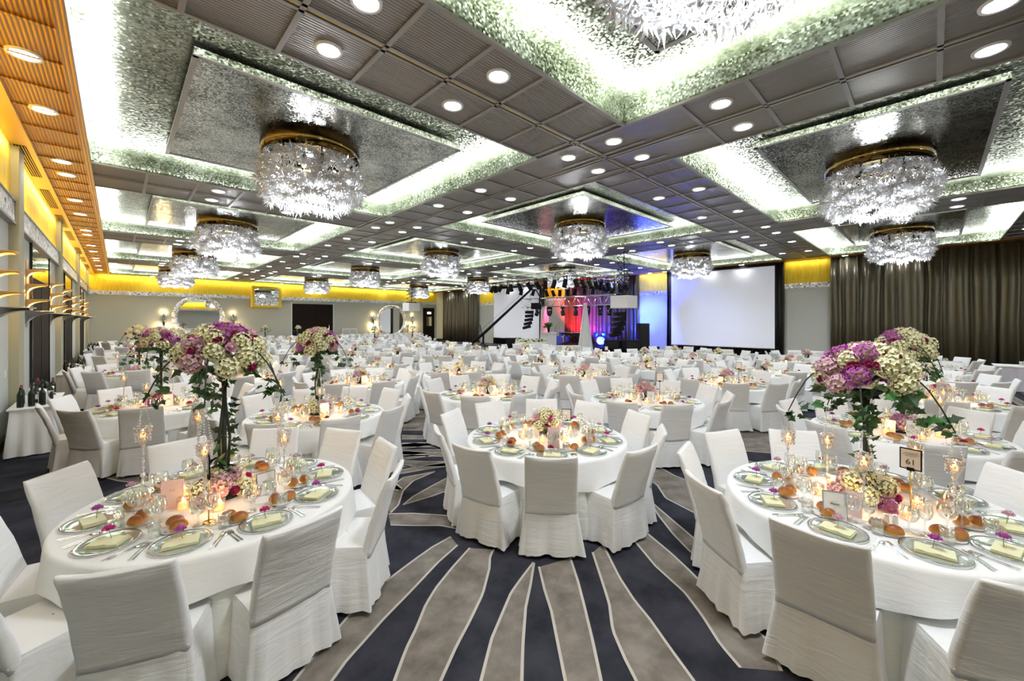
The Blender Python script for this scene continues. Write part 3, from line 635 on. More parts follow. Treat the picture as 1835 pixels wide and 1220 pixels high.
def build_stage():
    base, yoke, head = moving_head()
    b = MB(); b.b2((21.2,12.2,0),(XR-.3,21.6,.45)); tag(ob('stage_platform', b.mesh('stage_platform', [M_black])), 'low black stage platform in front of the coloured curtain', 'stage')
    # square flown truss with par cans under the ceiling
    t = thing('truss_square', 'square aluminium lighting truss hung under the ceiling above the stage front', 'truss', (0,0,0)); zt = 4.72
    cs = [Vector((17.6,13.6,zt)), Vector((23.4,13.6,zt)), Vector((23.4,20.2,zt)), Vector((17.6,20.2,zt))]
    for i in range(4): bb = truss_mb(cs[i], cs[(i+1) % 4]); ob('truss_bar', bb.mesh('truss_bar', [M_silver]), t)
    bb = MB()
    for c in cs: bb.tube([c+Vector((0,0,.1)), (c.x,c.y,ZC-.03)], .012, 6)
    ob('suspension_cables', bb.mesh('suspension_cables', [M_black]), t)
    bb = MB(); bb.lathe([(.06,0),(.12,-.05),(.13,-.42),(.15,-.46)], 14, cap0=True); can = bb.mesh('can', [M_black]); bb = MB(); bb.b2((-.16,-.02,-.1),(-.14,.02,.18)); bb.b2((.14,-.02,-.1),(.16,.02,.18)); bb.b2((-.16,-.02,.16),(.16,.02,.19)); clampm = bb.mesh('yoke', [M_black])
    k = 0; sides = ('front', 'curtain side', 'back', 'left')
    for i in range(4):
        for q in range(9):
            if i == 2 and q % 2: continue
            p = cs[i].lerp(cs[(i+1) % 4], (q+.5)/9); k += 1
            c = thing('stage_light', 'black can light on the flown square truss, %s along its %s side' % (ORD[q], sides[i]), 'stage light', (p.x, p.y, zt-.34), 0, 'can lights on the square truss')
            ob('can', can, c, (0,0,-.0), (rnd.uniform(-.5,.5), rnd.uniform(-.5,.5), 0)); ob('yoke', clampm, c, (0,0,0), (0,0,rnd.uniform(0,3)))
    # straight truss with moving heads and two line arrays
    a, e = at(938,549,30.5), at(1118,530,25.0); e.z = a.z = (a.z+e.z)/2
    t = thing('truss', 'straight silver truss carrying moving heads across the stage', 'truss', (0,0,0)); ob('truss_bar', truss_mb(a, e, .62).mesh('truss_bar', [M_silver]), t)
    bb = MB()
    for q in (.08, .5, .92): p = a.lerp(e, q); bb.tube([p+Vector((0,0,.3)), (p.x,p.y,ZC-.03)], .015, 6)
    ob('suspension_cables', bb.mesh('suspension_cables', [M_black]), t)
    for q, u in enumerate((.16, .30, .44, .57, .68, .80, .88)):
        p = a.lerp(e, u); c = thing('moving_head_light', 'black moving head light under the straight truss, %s from its left end' % ORD[q], 'stage light', (p.x, p.y, p.z-.33), rnd.uniform(0,3), 'moving heads on the straight truss')
        ob('base', base, c); ob('yoke', yoke, c); ob('head', head, c, (0,0,-.42), (rnd.uniform(-.5,.5),0,0))
    for (px, py, d, lab) in ((946,573,29,'beside the farther screen'), (1106,581,21.5,'in front of the blue lit curtain')):
        p = at(px, py, d); t = thing('line_array_speaker', 'hanging black line array speaker %s' % lab, 'loudspeaker', tuple(p), R(45), 'line array speakers')
        bb = MB(); bb.tube([(0,0,.75),(.0,0,.95)], .02, 6); bb.tube([(-.2,0,.66),(0,0,.9),(.2,0,.66)], .015, 6); ob('rigging_frame', bb.mesh('rigging_frame', [M_black]), t)
        for q in range(5):
            bb = MB(); w = .34; bb.add([(-w,-.30,-.12),(w,-.30,-.12),(w*.9,.30,-.09),(-w*.9,.30,-.09),(-w,-.30,.12),(w,-.30,.12),(w*.9,.30,.09),(-w*.9,.30,.09)], [(0,3,2,1),(4,5,6,7),(0,1,5,4),(1,2,6,5),(2,3,7,6),(3,0,4,7)])
            ob('cabinet', bb.mesh('cabinet', [M_black]), t, (0, .02*q*q*.6-.1, .54-.265*q), (R(-4*q),0,0))
    # white draped cone and white draped column
    for (px, d, h, r0, r1, lab, nm) in ((1049,24.3,3.15,.48,.07,'tall white draped cone before the blue curtain','draped_cone'), (976,30.5,2.7,.34,.26,'white draped column beside the farther screen','draped_column')):
        p = at(px, 600, d); b = MB(); n = 48
        b.loft([[((r0+(r1-r0)*u)*(1+.06*sin(12*2*PI*j/n))*cos(2*PI*j/n), (r0+(r1-r0)*u)*(1+.06*sin(12*2*PI*j/n))*sin(2*PI*j/n), h*u) for j in range(n)] for u in (0,.3,.6,.97,1)], cap1=True)
        tag(ob(nm, b.mesh(nm, [M_cloth]), None, (p.x, p.y, .455 if px < 1000 else 0)), lab, 'draped stand')
    # jib crane
    pv = at(866,598,24.6); t = thing('camera_crane', 'long black camera jib arm on a tripod before the farther screen', 'camera crane', (pv.x, pv.y, 0))
    rt = Vector((FY,-FX,0)); P = lambda r, z: (rt*r)+Vector((0,0,z))
    b = MB(); b.tube([P(-.95,.55), P(0,pv.z), P(2.9,4.0)], [.11,.09,.065], 8); ob('arm', b.mesh('arm', [M_black]), t)
    b = MB(); b.tube([P(-.95,.80), P(0,pv.z+.35), P(2.75,4.08)], .008, 5); ob('tension_cable', b.mesh('tension_cable', [M_black]), t)
    b = MB(); b.sphere(P(-1.02,.5), .24, 12, 8); ob('counterweight', b.mesh('counterweight', [M_black]), t)
    b = MB(); b.tube([P(2.9,4.0),P(3.2,3.95),P(3.42,3.55),P(3.38,3.15)], .045, 6); b.b2(tuple(P(3.2,2.9)-Vector((.2,.2,.1))), tuple(P(3.2,2.9)+Vector((.25,.25,.28)))); b.tube([P(2.9,3.0),P(3.5,3.05)], .10, 8); ob('camera_head', b.mesh('camera_head', [M_black]), t)
    b = MB(); b.tube([P(0,.75),P(0,pv.z+.1)], .06, 8); b.tube([P(-.1,pv.z+.05),P(-.2,pv.z+.55)], .025, 6); ob('pedestal', b.mesh('pedestal', [M_black]), t)
    for q in range(3):
        an = 2*PI*q/3+.4; b = MB(); b.tube([(0,0,.85),(.62*cos(an),.62*sin(an),.02)], .032, 6); b.tube([(0,0,.45),(.3*cos(an),.3*sin(an),.43)], .018, 5); ob('leg', b.mesh('leg', [M_black]), t)
    # projector lifts
    for (px, py, d, lab) in ((1118,541,18,'over the tables before the nearer screen'), (737,550,28,'near the far wall mirror')):
        p = at(px, py, d); t = thing('projector_lift', 'white projector box on a black scissor lift %s' % lab, 'projector', (p.x, p.y, p.z), R(0), 'projector lifts')
        b = MB(); b.b2((-.42,-.42,-.27),(.42,.42,.27)); b.lathe([(.09,0),(.10,.06)], 16, (0,0,.27), cap1=True); ob('projector_box', b.mesh('projector_box', [M_white]), t)
        b = MB(); top = ZC-.04-p.z; nn = 7; zz = .33; hh = (top-zz)/nn
        for q in range(nn):
            w = .26+.05*(q % 2)
            for yy in (-.16,.16): b.tube([(-w,yy,zz+hh*q),(w,yy,zz+hh*(q+1))], .012, 5); b.tube([(w,yy,zz+hh*q),(-w,yy,zz+hh*(q+1))], .012, 5)
            b.tube([(-w,-.16,zz+hh*q),(-w,.16,zz+hh*q)], .012, 5); b.tube([(w,-.16,zz+hh*q),(w,.16,zz+hh*q)], .012, 5)
        b.b2((-.3,-.2,.29),(.3,.2,.34)); b.tube([(0,0,.3),(0.05,0,top*.5),(0,0,top)], .02, 6); ob('scissor_arms', b.mesh('scissor_arms', [M_black]), t)
    # drums, keyboards, amplifiers, monitors, microphones, sofa, flower table
    for q, (px, d, m, lab) in enumerate(((1075,27,M_stageblue,'blue drum kit with cymbals before the curtain'), (1001,29.0,M_stageblue,'second small drum kit at the red lit side'))):
        p = at(px, 600, d); t = thing('drum_kit', lab, 'drum kit', (p.x, p.y, .45), R(-45))
        def drum(c, r, h, rot=(0,0,0)):
            b = MB(); b.lathe([(r,-h/2),(r,h/2)], 20, cap0=True, cap1=True, smooth=False); ob('drum', b.mesh('drum', [m]), t, c, rot)
        drum((0,0,.30), .30, .4, (PI/2,0,0)); drum((-.28,.0,.75), .16, .22, (.3,0,0)); drum((.22,0,.75), .17, .24, (.3,0,0)); drum((.6,.25,.35), .22, .4); drum((-.6,.2,.55), .18, .14)
        for c in ((-.75,.1,1.15),(.75,.1,1.2),(.1,.5,1.25)):
            b = MB(); b.lathe([(.01,.03),(.06,.02),(.22,0)], 20); b.tube([(0,0,0),(0,0,-c[2])], .012, 6); ob('cymbal', b.mesh('cymbal', [M_gold]), t, c)
    for q, (px, d) in enumerate(((1024,28.3), (1035,27.5))):
        p = at(px, 600, d); t = thing('keyboard_instrument', 'black stage keyboard on a stand, %s from the screen' % ('first' if q == 0 else 'second'), 'keyboard', (p.x, p.y, .45), R(-30), 'stage keyboards')
        b = MB(); b.b2((-.65,-.17,.72),(.65,.17,.84)); ob('body', b.mesh('body', [M_black]), t); b = MB(); b.b2((-.6,-.16,.84),(.6,-.02,.85)); ob('keys', b.mesh('keys', [M_white]), t)
        b = MB(); b.tube([(-.5,0,0),(.5,0,.72)], .02, 6); b.tube([(.5,0,0),(-.5,0,.72)], .02, 6); ob('cross_stand', b.mesh('cross_stand', [M_black]), t)
    for q, (px, d) in enumerate(((1012,27.5),(1046,27),(1062,26),(1088,26),(995,29))):
        p = at(px, 600, d); t = thing('microphone_stand', 'thin black microphone stand on the stage, %s from the left' % ORD[q], 'microphone stand', (p.x, p.y, .45), 0, 'microphone stands')
        b = MB(); b.lathe([(.14,0),(.14,.02),(.02,.04)], 12); b.tube([(0,0,.02),(0,0,1.25),(.35,0,1.5)], .012, 6); ob('pole', b.mesh('pole', [M_black]), t); b = MB(); b.sphere((.38,0,1.52), .035, 8, 6); ob('microphone', b.mesh('microphone', [M_dsilver]), t)
    for q, (px, d, w, h, dp) in enumerate(((1152,24.2,.6,1.5,.6),(1132,23.2,.9,.55,.7),(1098,24,.9,.5,.7),(920,31,1.2,.8,.6))):
        p = at(px, 600, d); t = thing('speaker_cabinet', ('tall black loudspeaker cabinet at the blue wall panel', 'low black subwoofer right of the draped cone', 'low black subwoofer beside the draped cone', 'black equipment case under the farther screen')[q], 'loudspeaker', (p.x, p.y, .45 if q < 3 else 0), R(-45))
        b = MB(); b.b2((-w/2,-dp/2,0),(w/2,dp/2,h)); ob('cabinet', b.mesh('cabinet', [M_black]), t); b = MB(); b.b2((-w/2+.05,-dp/2-.01,.05),(w/2-.05,-dp/2,h-.05)); ob('grille', b.mesh('grille', [M_blackgl]), t)
    p = at(1011, 628, 22); t = thing('white_sofa', 'low white upholstered sofa before the stage', 'sofa', (p.x, p.y, 0), YAWS)
    for c, d, nm in (((0,0,.22),(1.7,.75,.44),'seat'), ((0,-.36,.5),(1.7,.2,.6),'backrest'), ((-.85,0,.32),(.2,.75,.64),'armrest'), ((.85,0,.32),(.2,.75,.64),'armrest')):
        b = MB(); b.box(c, d); o = ob(nm, b.mesh(nm, [M_chair]), t); bv = o.modifiers.new('b', 'BEVEL'); bv.width = .05; bv.segments = 3
    p = at(951, 628, 23.5); t = thing('flower_table', 'white draped table topped with white flower garland before the stage', 'table', (p.x, p.y, 0), YAWS)
    b = MB(); n = 60
    def rl(hx, hy, z, wv): return [((hx+wv*sin(j*5.03))*max(-1,min(1,1.35*cos(2*PI*j/n))), (hy+wv*sin(j*5.03))*max(-1,min(1,1.35*sin(2*PI*j/n))), z) for j in range(n)]
    b.loft([rl(.95,.40,.02,.03), rl(.92,.38,.5,.015), rl(.9,.36,.88,0)], cap1=True); ob('drape', b.mesh('drape', [M_skirt]), t)
    b = MB(); rr = random.Random(4)
    for _ in range(90): b.sphere((rr.uniform(-.85,.85), rr.uniform(-.25,.25), .90+rr.uniform(0,.12)), rr.uniform(.04,.07), 6, 5, 0 if rr.random() < .7 else 1)
    o = ob('garland', b.mesh('garland', [M_cream, M_leaf]), t); o['kind'] = 'stuff'
    p = at(983, 618, 27); t = thing('white_lectern', 'white lectern panel with a plant beside the flower table', 'lectern', (p.x, p.y, 0), YAWS); b = MB(); b.b2((-.5,-.2,0),(.5,.2,1.3)); ob('body', b.mesh('body', [M_white]), t); b = MB(); b.b2((-.52,-.24,1.3),(.52,.24,1.34)); ob('top', b.mesh('top', [M_white]), t)
    t2 = thing('potted_plant', 'small green plant in a black vase on the white lectern', 'plant', (p.x, p.y, 1.34)); b = MB(); b.lathe([(.06,0),(.09,.3),(.07,.35)], 14, cap0=True); ob('vase', b.mesh('vase', [M_black]), t2); b = MB()
    for _ in range(40): leaf(b, Vector((rr.uniform(-.1,.1), rr.uniform(-.1,.1), .4)), Vector((rr.gauss(0,1), rr.gauss(0,1), abs(rr.gauss(.6,.5)))), .3)
    ob('leaves', b.mesh('leaves', [M_leaf]), t2)
    spot((23.6,18.6,.6), (25.2,18.8,3.2), 1500, (1,.02,.05), 80); spot((23.6,17.6,.6), (25.2,17.6,2.4), 900, (1,.03,.14), 75)
    spot((22.6,15.2,.6), (25.2,14.9,3.2), 7000, (.02,.05,1), 100); spot((22.6,16.4,.6), (25.2,16.2,2.5), 2200, (.10,.04,1), 90)
    spot((21.5,13.2,4.3), (25.2,12.9,1.6), 1500, (.10,.16,1), 55); spot((21.5,13.8,4.4), (25.2,10.6,2.6), 700, (.22,.30,1), 50)
    spot((22.8,16.6,4.3), (23.5,16.2,.6), 220, (.03,.06,1), 70); spot((22.6,19.4,4.3), (23.6,19.2,.6), 1100, (1,.05,.18), 60)
YAWS = -YAW
def leaf(b, p, d, s, m=0):
    """a folded five-point ivy leaf"""
    d = d.normalized(); a = d.orthogonal().normalized(); c = d.cross(a); up = c*.16
    pts = [(0,0,0),(.42,.10,1),(.30,.36,1),(.62,.50,1),(.28,.66,1),(0,1.05,0)]
    vs = [p + d*(y*s) + a*(x*s) + up*(s*q) for x, y, q in pts] + [p + d*(y*s) - a*(x*s) + up*(s*q) for x, y, q in pts[1:5]]
    b.add(vs, [(0,1,2),(0,2,5),(2,3,4),(2,4,5),(0,7,6),(0,5,7),(7,9,8),(7,5,9)], m)
build_stage()

# ------------------------------------------------------------------ chairs
def rrect(hx, hy, rad, n):
    """rounded rectangle, n points per quarter"""
    out = []
    for q, (sx, sy) in enumerate(((1,1),(-1,1),(-1,-1),(1,-1))):
        for i in range(n):
            a = q*PI/2+PI/2*i/(n-1); out.append((sx*(hx-rad)+rad*cos(a), sy*(hy-rad)+rad*sin(a)))
    # add points along the straight sides
    res = []
    for i in range(len(out)):
        p, q = out[i], out[(i+1) % len(out)]; res.append(p); dl = math.hypot(q[0]-p[0], q[1]-p[1])
        if dl > .06:
            k = int(dl/.03)
            for j in range(1, k): res.append((p[0]+(q[0]-p[0])*j/k, p[1]+(q[1]-p[1])*j/k))
    return res
def chair_meshes(seed, lo=False):
    rr = random.Random(seed); n = 3 if lo else 5
    base = rrect(.235,.235,.03,n); N_ = len(base); ph = [rr.uniform(0,6.28) for _ in range(8)]
    seat = MB(); loops = []
    zs = (.035,.26,.43) if lo else (.035,.09,.16,.24,.32,.39,.435,.455,.468)
    for z in zs:
        t = max(0, min(1, (.43-z)/.39)); L_ = []
        for j, (x, y) in enumerate(base):
            a = math.atan2(y, x); r0 = math.hypot(x, y); fl = 1+.17*t**1.15
            w = t**1.4*(.013*sin(9*a+ph[0])+.010*sin(15*a+ph[1])+.008*sin(4*a+ph[2]))
            cor = .020*t*max(0, abs(sin(2*a))-.75)*4*cos(26*a)
            k = fl+(w+cor)/r0
            if z > .44: k = 1-(z-.44)*.9
            L_.append((x*k, y*k+(.0), z+(.006*sin(7*a+ph[3]) if z < .05 else 0)))
        loops.append(L_)
    seat.loft(loops, 0, True)
    top = [[(x*k, y*k, .468+.010*(1-k)) for x, y in base] for k in (.96,.7,.35,.02)]
    seat.loft([loops[-1]]+top, 0, True)
    back = MB(); bl = rrect(.236,.034,.026,n); loops = []
    zs = (.40,.60,.78,.90,.925) if lo else (.385,.42,.47,.54,.61,.68,.75,.81,.865,.905,.922,.932)
    for z in zs:
        t = (z-.40)/.53; rake = -.203-.125*max(0,t)-.045*max(0,t)**2.5; sh = 1-.03*max(0,t); th = 1.0-.22*max(0,t)
        if z > .90: th *= 1-(z-.90)*14; sh *= 1-(z-.90)*.5
        L_ = []
        for x, y in bl:
            cv = .016*(1-(x/.236)**2)*(.3+.7*max(0,t)); wr = 0 if lo else .003*sin(z*38+ph[4]+x*9)*(1 if y < 0 else .6)+.002*sin(z*71+ph[5]-x*14)
            L_.append((x*sh, y*th+rake-cv+wr, z+.014*(x/.236)**2*max(0,t)))
        loops.append(L_)
    back.loft(loops, 0, True, cap0=True, cap1=True)
    if not lo:   # stitched seam across the back
        back.tube([(x, -.203-.034-.016*(1-(x/.236)**2)*.3-.0005, .425) for x in [-.232+.464*i/16 for i in range(17)]], .0022, 5)
    return seat, back
CHAIR = []
_leg = MB(); _leg.lathe([(.013,0),(.017,.40)], 8, cap0=True); LEGM = _leg.mesh('leg', [M_leg])
for s_ in range(4):
    a_, b_ = chair_meshes(s_); CHAIR.append((a_.mesh('seat_cover', [M_chair]), b_.mesh('back_cover', [M_chair])))
CHAIRLO = []
for s_ in range(3):
    a_, b_ = chair_meshes(10+s_, True); a_.merge(b_, Matrix())
    for sx in (-.2,.2):
        for sy in (-.2,.2): a_.b2((sx-.013,sy-.013,0),(sx+.013,sy+.013,.05), 0)
    CHAIRLO.append((a_, a_.mesh('banquet_chair', [M_chair])))
far_chairs = MB()

# ------------------------------------------------------------------ tables and cloths
def table_meshes(lo=False):
    na = 80 if not lo else 40
    skirt = MB(); loops = []
    for z in ((.02,.12,.25,.38,.50,.62,.72,.735) if not lo else (.02,.30,.5,.735)):
        t = (.735-z)/.715; L_ = []
        for j in range(na*2 if not lo else na):
            th = 2*PI*j/(na*2 if not lo else na)
            lob = .5+.5*cos(10*th)                      # 1 where a chair stands
            r = .885-.19*lob*min(1, t*2.4)*(1 if z < .6 else .6)+.05*t*(1-lob)+.020*t*sin(23*th+1)+.012*t*sin(37*th)
            L_.append((r*cos(th), r*sin(th), z))
        loops.append(L_)
    skirt.loft(loops, 0, True)
    top = MB(); top.lathe([(.05,.725),(.89,.725),(.895,.735),(.89,.742),(.05,.742)], 48)
    cl = MB(); loops = [[(r*cos(2*PI*j/160), r*sin(2*PI*j/160), .7515) for j in range(160)] for r in (.01,.3,.6,.85,.895)] if not lo else [[(r*cos(2*PI*j/40), r*sin(2*PI*j/40), .7515) for j in range(40)] for r in (.01,.895)]
    m = len(loops[0])
    for k, (r, z) in enumerate(((.908,.748),(.917,.738),(.921,.72),(.925,.68),(.930,.62),(.936,.56),(.94,.50)) if not lo else ((.918,.74),(.935,.52))):
        t = max(0, (.73-z)/.23); L_ = []
        for j in range(m):
            th = 2*PI*j/m; w = t*(.016*sin(9*th+.6)+.012*sin(17*th)+.02*sin(4*th+2)-.022*(.5+.5*cos(10*th)))
            L_.append(((r+w)*cos(th), (r+w)*sin(th), z+(t*.035*sin(4*th+1) if t > .5 else 0)))
        loops.append(L_)
    cl.loft(loops, 0, True)
    return skirt, top, cl
_s, _t, _c = table_meshes(); TAB = (_s.mesh('table_skirt', [M_skirt]), _t.mesh('tabletop', [M_leg]), _c.mesh('tablecloth', [M_cloth]))
_s, _t, _c = table_meshes(True); TABLO = (_s.mesh('table_skirt', [M_skirt]), _t.mesh('tabletop', [M_leg]), _c.mesh('tablecloth', [M_cloth]))

# ------------------------------------------------------------------ tableware prototypes (origin on the cloth)
def proto_ware():
    P = {}
    b = MB(); b.lathe([(.001,.004),(.10,.004),(.125,.007),(.152,.012),(.154,.014),(.15,.0145),(.124,.0095),(.10,.0065),(.001,.0065)], 40); P['plate'] = b
    b2 = MB(); b2.lathe([(.149,.0125),(.1535,.0120),(.1555,.0140),(.1535,.0160),(.149,.0152)], 40); b2.loft([[(r*cos(2*PI*j/40), r*sin(2*PI*j/40), z) for j in range(40)] for r, z in ((.149,.0152),(.149,.0125))]); P['rim'] = b2
    c = MB(); c.merge(b, Matrix()); c.merge(b2, Matrix(), 1); P['plate1'] = c
    b = MB()
    for k, (dx, s) in enumerate(((0,1),(.002,.985),(-.001,.97))):
        z = .0065+.0048*k; nx = 8
        lo_ = [[(sx*.085*s+dx, sy*.058*s, z), (sx*.085*s+dx, sy*.058*s, z+.0042)] for sx, sy in ((-1,-1),(1,-1),(1,1),(-1,1))]
        b.loft([[p[0] for p in lo_], [p[1] for p in lo_]], 0, False, True, True)
    g = []
    for i in range(9):
        x = -.082+.164*i/8; g.append([(x, y, .0205+.005*sin(PI*i/8)*cos(y*22)+.003*sin(i*1.7)) for y in (-.056,-.03,0,.03,.056)])
    b.loft(g, 0, True, closed=False); P['napkin'] = b
    b = MB(); b.tube([(0,0,0),(.006,.002,.03),(.010,.004,.055)], .0022, 6, 1); P['bud_stem'] = b
    f = MB(); f.sphere((.011,.005,.068), .016, 8, 6); rr = random.Random(2)
    for ring in range(3):
        for k in range(6):
            a = 2*PI*k/6+ring*.5; r = .010+.007*ring; zt = .090-.008*ring
            p0 = Vector((.011+r*.5*cos(a), .005+r*.5*sin(a), .056)); p1 = Vector((.011+r*1.25*cos(a-.45), .005+r*1.25*sin(a-.45), zt)); p2 = Vector((.011+r*1.25*cos(a+.45), .005+r*1.25*sin(a+.45), zt)); p3 = Vector((.011+r*1.4*cos(a), .005+r*1.4*sin(a), zt-.014))
            f.add([p0,p1,p3,p2], [(0,1,2),(0,2,3)], 0)
    P['bud'] = f
    b = MB(); b.lathe([(.001,.002),(.034,.001),(.035,.004),(.006,.010),(.0042,.03),(.004,.085),(.008,.096),(.026,.108),(.038,.13),(.041,.155),(.037,.185),(.033,.205),(.031,.205),(.035,.184),(.039,.155),(.036,.132),(.024,.111),(.004,.10)], 20); P['wine_glass'] = b
    b = MB(); b.lathe([(.001,.002),(.036,.001),(.037,.004),(.007,.010),(.005,.02),(.005,.06),(.012,.070),(.038,.085),(.050,.112),(.051,.135),(.046,.165),(.042,.180),(.040,.180),(.044,.163),(.049,.134),(.047,.112),(.034,.088),(.004,.075)], 20); P['goblet'] = b
    b = MB(); b.lathe([(.001,.002),(.031,.001),(.034,.05),(.037,.095),(.035,.095),(.032,.05),(.029,.006),(.001,.006)], 18); P['tumbler'] = b
    b = MB(); b.lathe([(.001,.002),(.036,.001),(.037,.004),(.007,.010),(.005,.06),(.012,.07),(.045,.10),(.046,.14),(.038,.18)], 8); P['glass_lo'] = b
    def flat(pts, th=.0022):
        b = MB(); n = len(pts); b.add([(x,y,.0008) for x, y in pts]+[(x,y,.0008+th) for x, y in pts], [tuple(reversed(range(n))), tuple(range(n,2*n))]+[(i,(i+1)%n,n+(i+1)%n,n+i) for i in range(n)]); return b
    b = MB()
    for bx in (flat([(-.005,-.10),(.005,-.10),(.003,.03),(.010,.05),(.010,.068),(-.010,.068),(-.010,.05),(-.003,.03)]),): b.merge(bx, Matrix())
    for k in range(4): x = -.0085+.0057*k; b.merge(flat([(x-.0013,.066),(x+.0013,.066),(x+.001,.10),(x-.001,.10)]), Matrix())
    P['fork'] = b
    P['knife'] = flat([(-.006,-.11),(.006,-.11),(.006,-.01),(.009,0),(.0085,.09),(0,.115),(-.004,.10),(-.004,0)], .003)
    b = flat([(-.004,-.095),(.004,-.095),(.0025,.04),(-.0025,.04)]); b.sphere((0,.062,.003), .019, 10, 6, 0, (1,1.4,.14)); P['spoon'] = b
    b = MB(); b.lathe([(.001,.002),(.055,.002),(.078,.010),(.079,.012),(.055,.005),(.001,.005)], 28); P['bread_plate'] = b
    b = MB(); n, k = 20, 10
    prof = [(max(1e-4, sin(PI*i/k)), -cos(PI*i/k)) for i in range(k+1)]
    b.loft([[(.048*q*cos(2*PI*j/n)*(1+.04*cos(2*2*PI*j/n)), .040*q*sin(2*PI*j/n), .024+(.042*z if z > 0 else .018*z)+.004) for j in range(n)] for q, z in prof]); P['roll'] = b
    return P
W = proto_ware()
MW = dict(plate=W['plate'].mesh('charger_plate', [M_plate]), rim=W['rim'].mesh('rim', [M_dsilver]), plate1=W['plate1'].mesh('charger_plate', [M_plate, M_dsilver]),
  napkin=W['napkin'].mesh('napkin', [M_napkin]), wine_glass=W['wine_glass'].mesh('wine_glass', [M_glass]), goblet=W['goblet'].mesh('goblet', [M_glass]), tumbler=W['tumbler'].mesh('tumbler', [M_glass]),
  fork=W['fork'].mesh('fork', [M_silver]), knife=W['knife'].mesh('knife', [M_silver]), spoon=W['spoon'].mesh('spoon', [M_silver]), bread_plate=W['bread_plate'].mesh('bread_plate', [M_white]), roll=W['roll'].mesh('bread_roll', [M_bread]), stem=W['bud_stem'].mesh('stem', [M_green, M_green]))
BUD = [(n_, W['bud'].mesh('flower_bud', [m_])) for n_, m_ in (('magenta', M_mag), ('purple', M_purple), ('burgundy', M_burg), ('pink', M_mauve))]
far_ware = {k: MB() for k in ('plate', 'napkin', 'glass')}

# flowers
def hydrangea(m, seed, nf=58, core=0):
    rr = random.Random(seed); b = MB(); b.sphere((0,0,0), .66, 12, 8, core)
    for i in range(nf):
        z = 1-2*(i+.5)/nf; q = math.sqrt(1-z*z); a = i*2.39996; d = Vector((q*cos(a), q*sin(a), z)); c = d*(.84+rr.uniform(-.10,.14)); u = d.orthogonal().normalized(); v = d.cross(u); r0 = rr.uniform(0,6.28); s = rr.uniform(.20,.27)
        for k in range(4):
            t = r0+k*PI/2; e = u*cos(t)+v*sin(t); g = u*cos(t+PI/2)+v*sin(t+PI/2)
            b.add([c, c+(e*.55-g*.46)*s+d*.10, c+e*s*1.1+d*.16*rr.uniform(-.2,1.2), c+(e*.55+g*.46)*s+d*.10], [(0,1,2,3)], 0)
    return b
def rose(seed):
    rr = random.Random(seed); b = MB(); b.sphere((0,0,.05), .42, 10, 7, 0)
    for ring in range(4):
        n = 4+ring
        for k in range(n):
            a = 2*PI*k/n+ring*.7; r = .28+.2*ring; h = .62-.17*ring; wd = .62/(1+.25*ring)+.1; g = []
            for i in range(3):
                t = i/2; row = []
                for j in range(4):
                    aa = a+(j/3-.5)*2*wd; rad = r*(.55+.55*t)+.05*t*t*(1 if j in (0,3) else 1.6); row.append((rad*cos(aa), rad*sin(aa), -.45+(h+.45)*t-.05*abs(j-1.5)))
                g.append(row)
            b.loft(g, 0, True, closed=False)
    return b
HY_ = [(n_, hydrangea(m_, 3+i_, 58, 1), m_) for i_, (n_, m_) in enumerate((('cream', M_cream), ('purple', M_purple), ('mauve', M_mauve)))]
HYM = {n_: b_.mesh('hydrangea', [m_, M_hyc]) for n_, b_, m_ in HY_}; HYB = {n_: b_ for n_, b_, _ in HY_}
ROB = rose(5); ROM = {n_: ROB.mesh('rose', [m_]) for n_, m_ in (('burgundy', M_burg), ('magenta', M_mag), ('mauve', M_mauve), ('peach', M_peach))}
HYLO = hydrangea(None, 9, 26)
FCOL = [M_cream, M_purple, M_mauve, M_burg, M_mag, M_peach]
FIDX = dict(cream=0, purple=1, mauve=2, burgundy=3, magenta=4, peach=5)

def dome_spots(rr, nbig, rad, h):
    out = []
    for i in range(nbig):
        u = (i+.5)/nbig; el = PI*.5*(1-u*1.25); a = i*2.39996+rr.uniform(-.2,.2)
        out.append((Vector((rad*cos(el)*cos(a), rad*cos(el)*sin(a), h*sin(el))), a, el))
    return out
def flowers_into(root, rr, c, rad, h, big, hyd, small, nh, ns, lod):
    """blooms of a bouquet: separate parts when near, one part when far"""
    jo = MB() if lod else None
    def put(kind, colr, p, s):
        d = (p-c+Vector((0,0,.02))).normalized(); M = Matrix.Translation(p) @ d.to_track_quat('Z','Y').to_matrix().to_4x4() @ Matrix.Rotation(rr.uniform(0,6.28), 4, 'Z') @ Matrix.Scale(s, 4)
        if lod: jo.merge(HYLO if kind == 'h' else ROB, M, FIDX[colr])
        else:
            o = ob('hydrangea' if kind == 'h' else 'rose', HYM[colr] if kind == 'h' else ROM[colr], root); o.matrix_local = M
            if colr != 'cream': o['label'] = colr + (' hydrangea head' if kind == 'h' else ' rose')
    for i, (p, a, el) in enumerate(dome_spots(rr, nh, rad, h)): put('h', rr.choice(hyd), c+p, big*rr.uniform(.85,1.12))
    for i in range(ns):
        el = rr.uniform(-.25, 1.35); a = rr.uniform(0, 6.28); k = 1.13
        put('r', rr.choice(small), c+Vector((rad*k*cos(el)*cos(a), rad*k*cos(el)*sin(a), h*k*sin(el))), big*rr.uniform(.34,.52))
    if lod: ob('flowers', jo.mesh('flowers', FCOL), root)

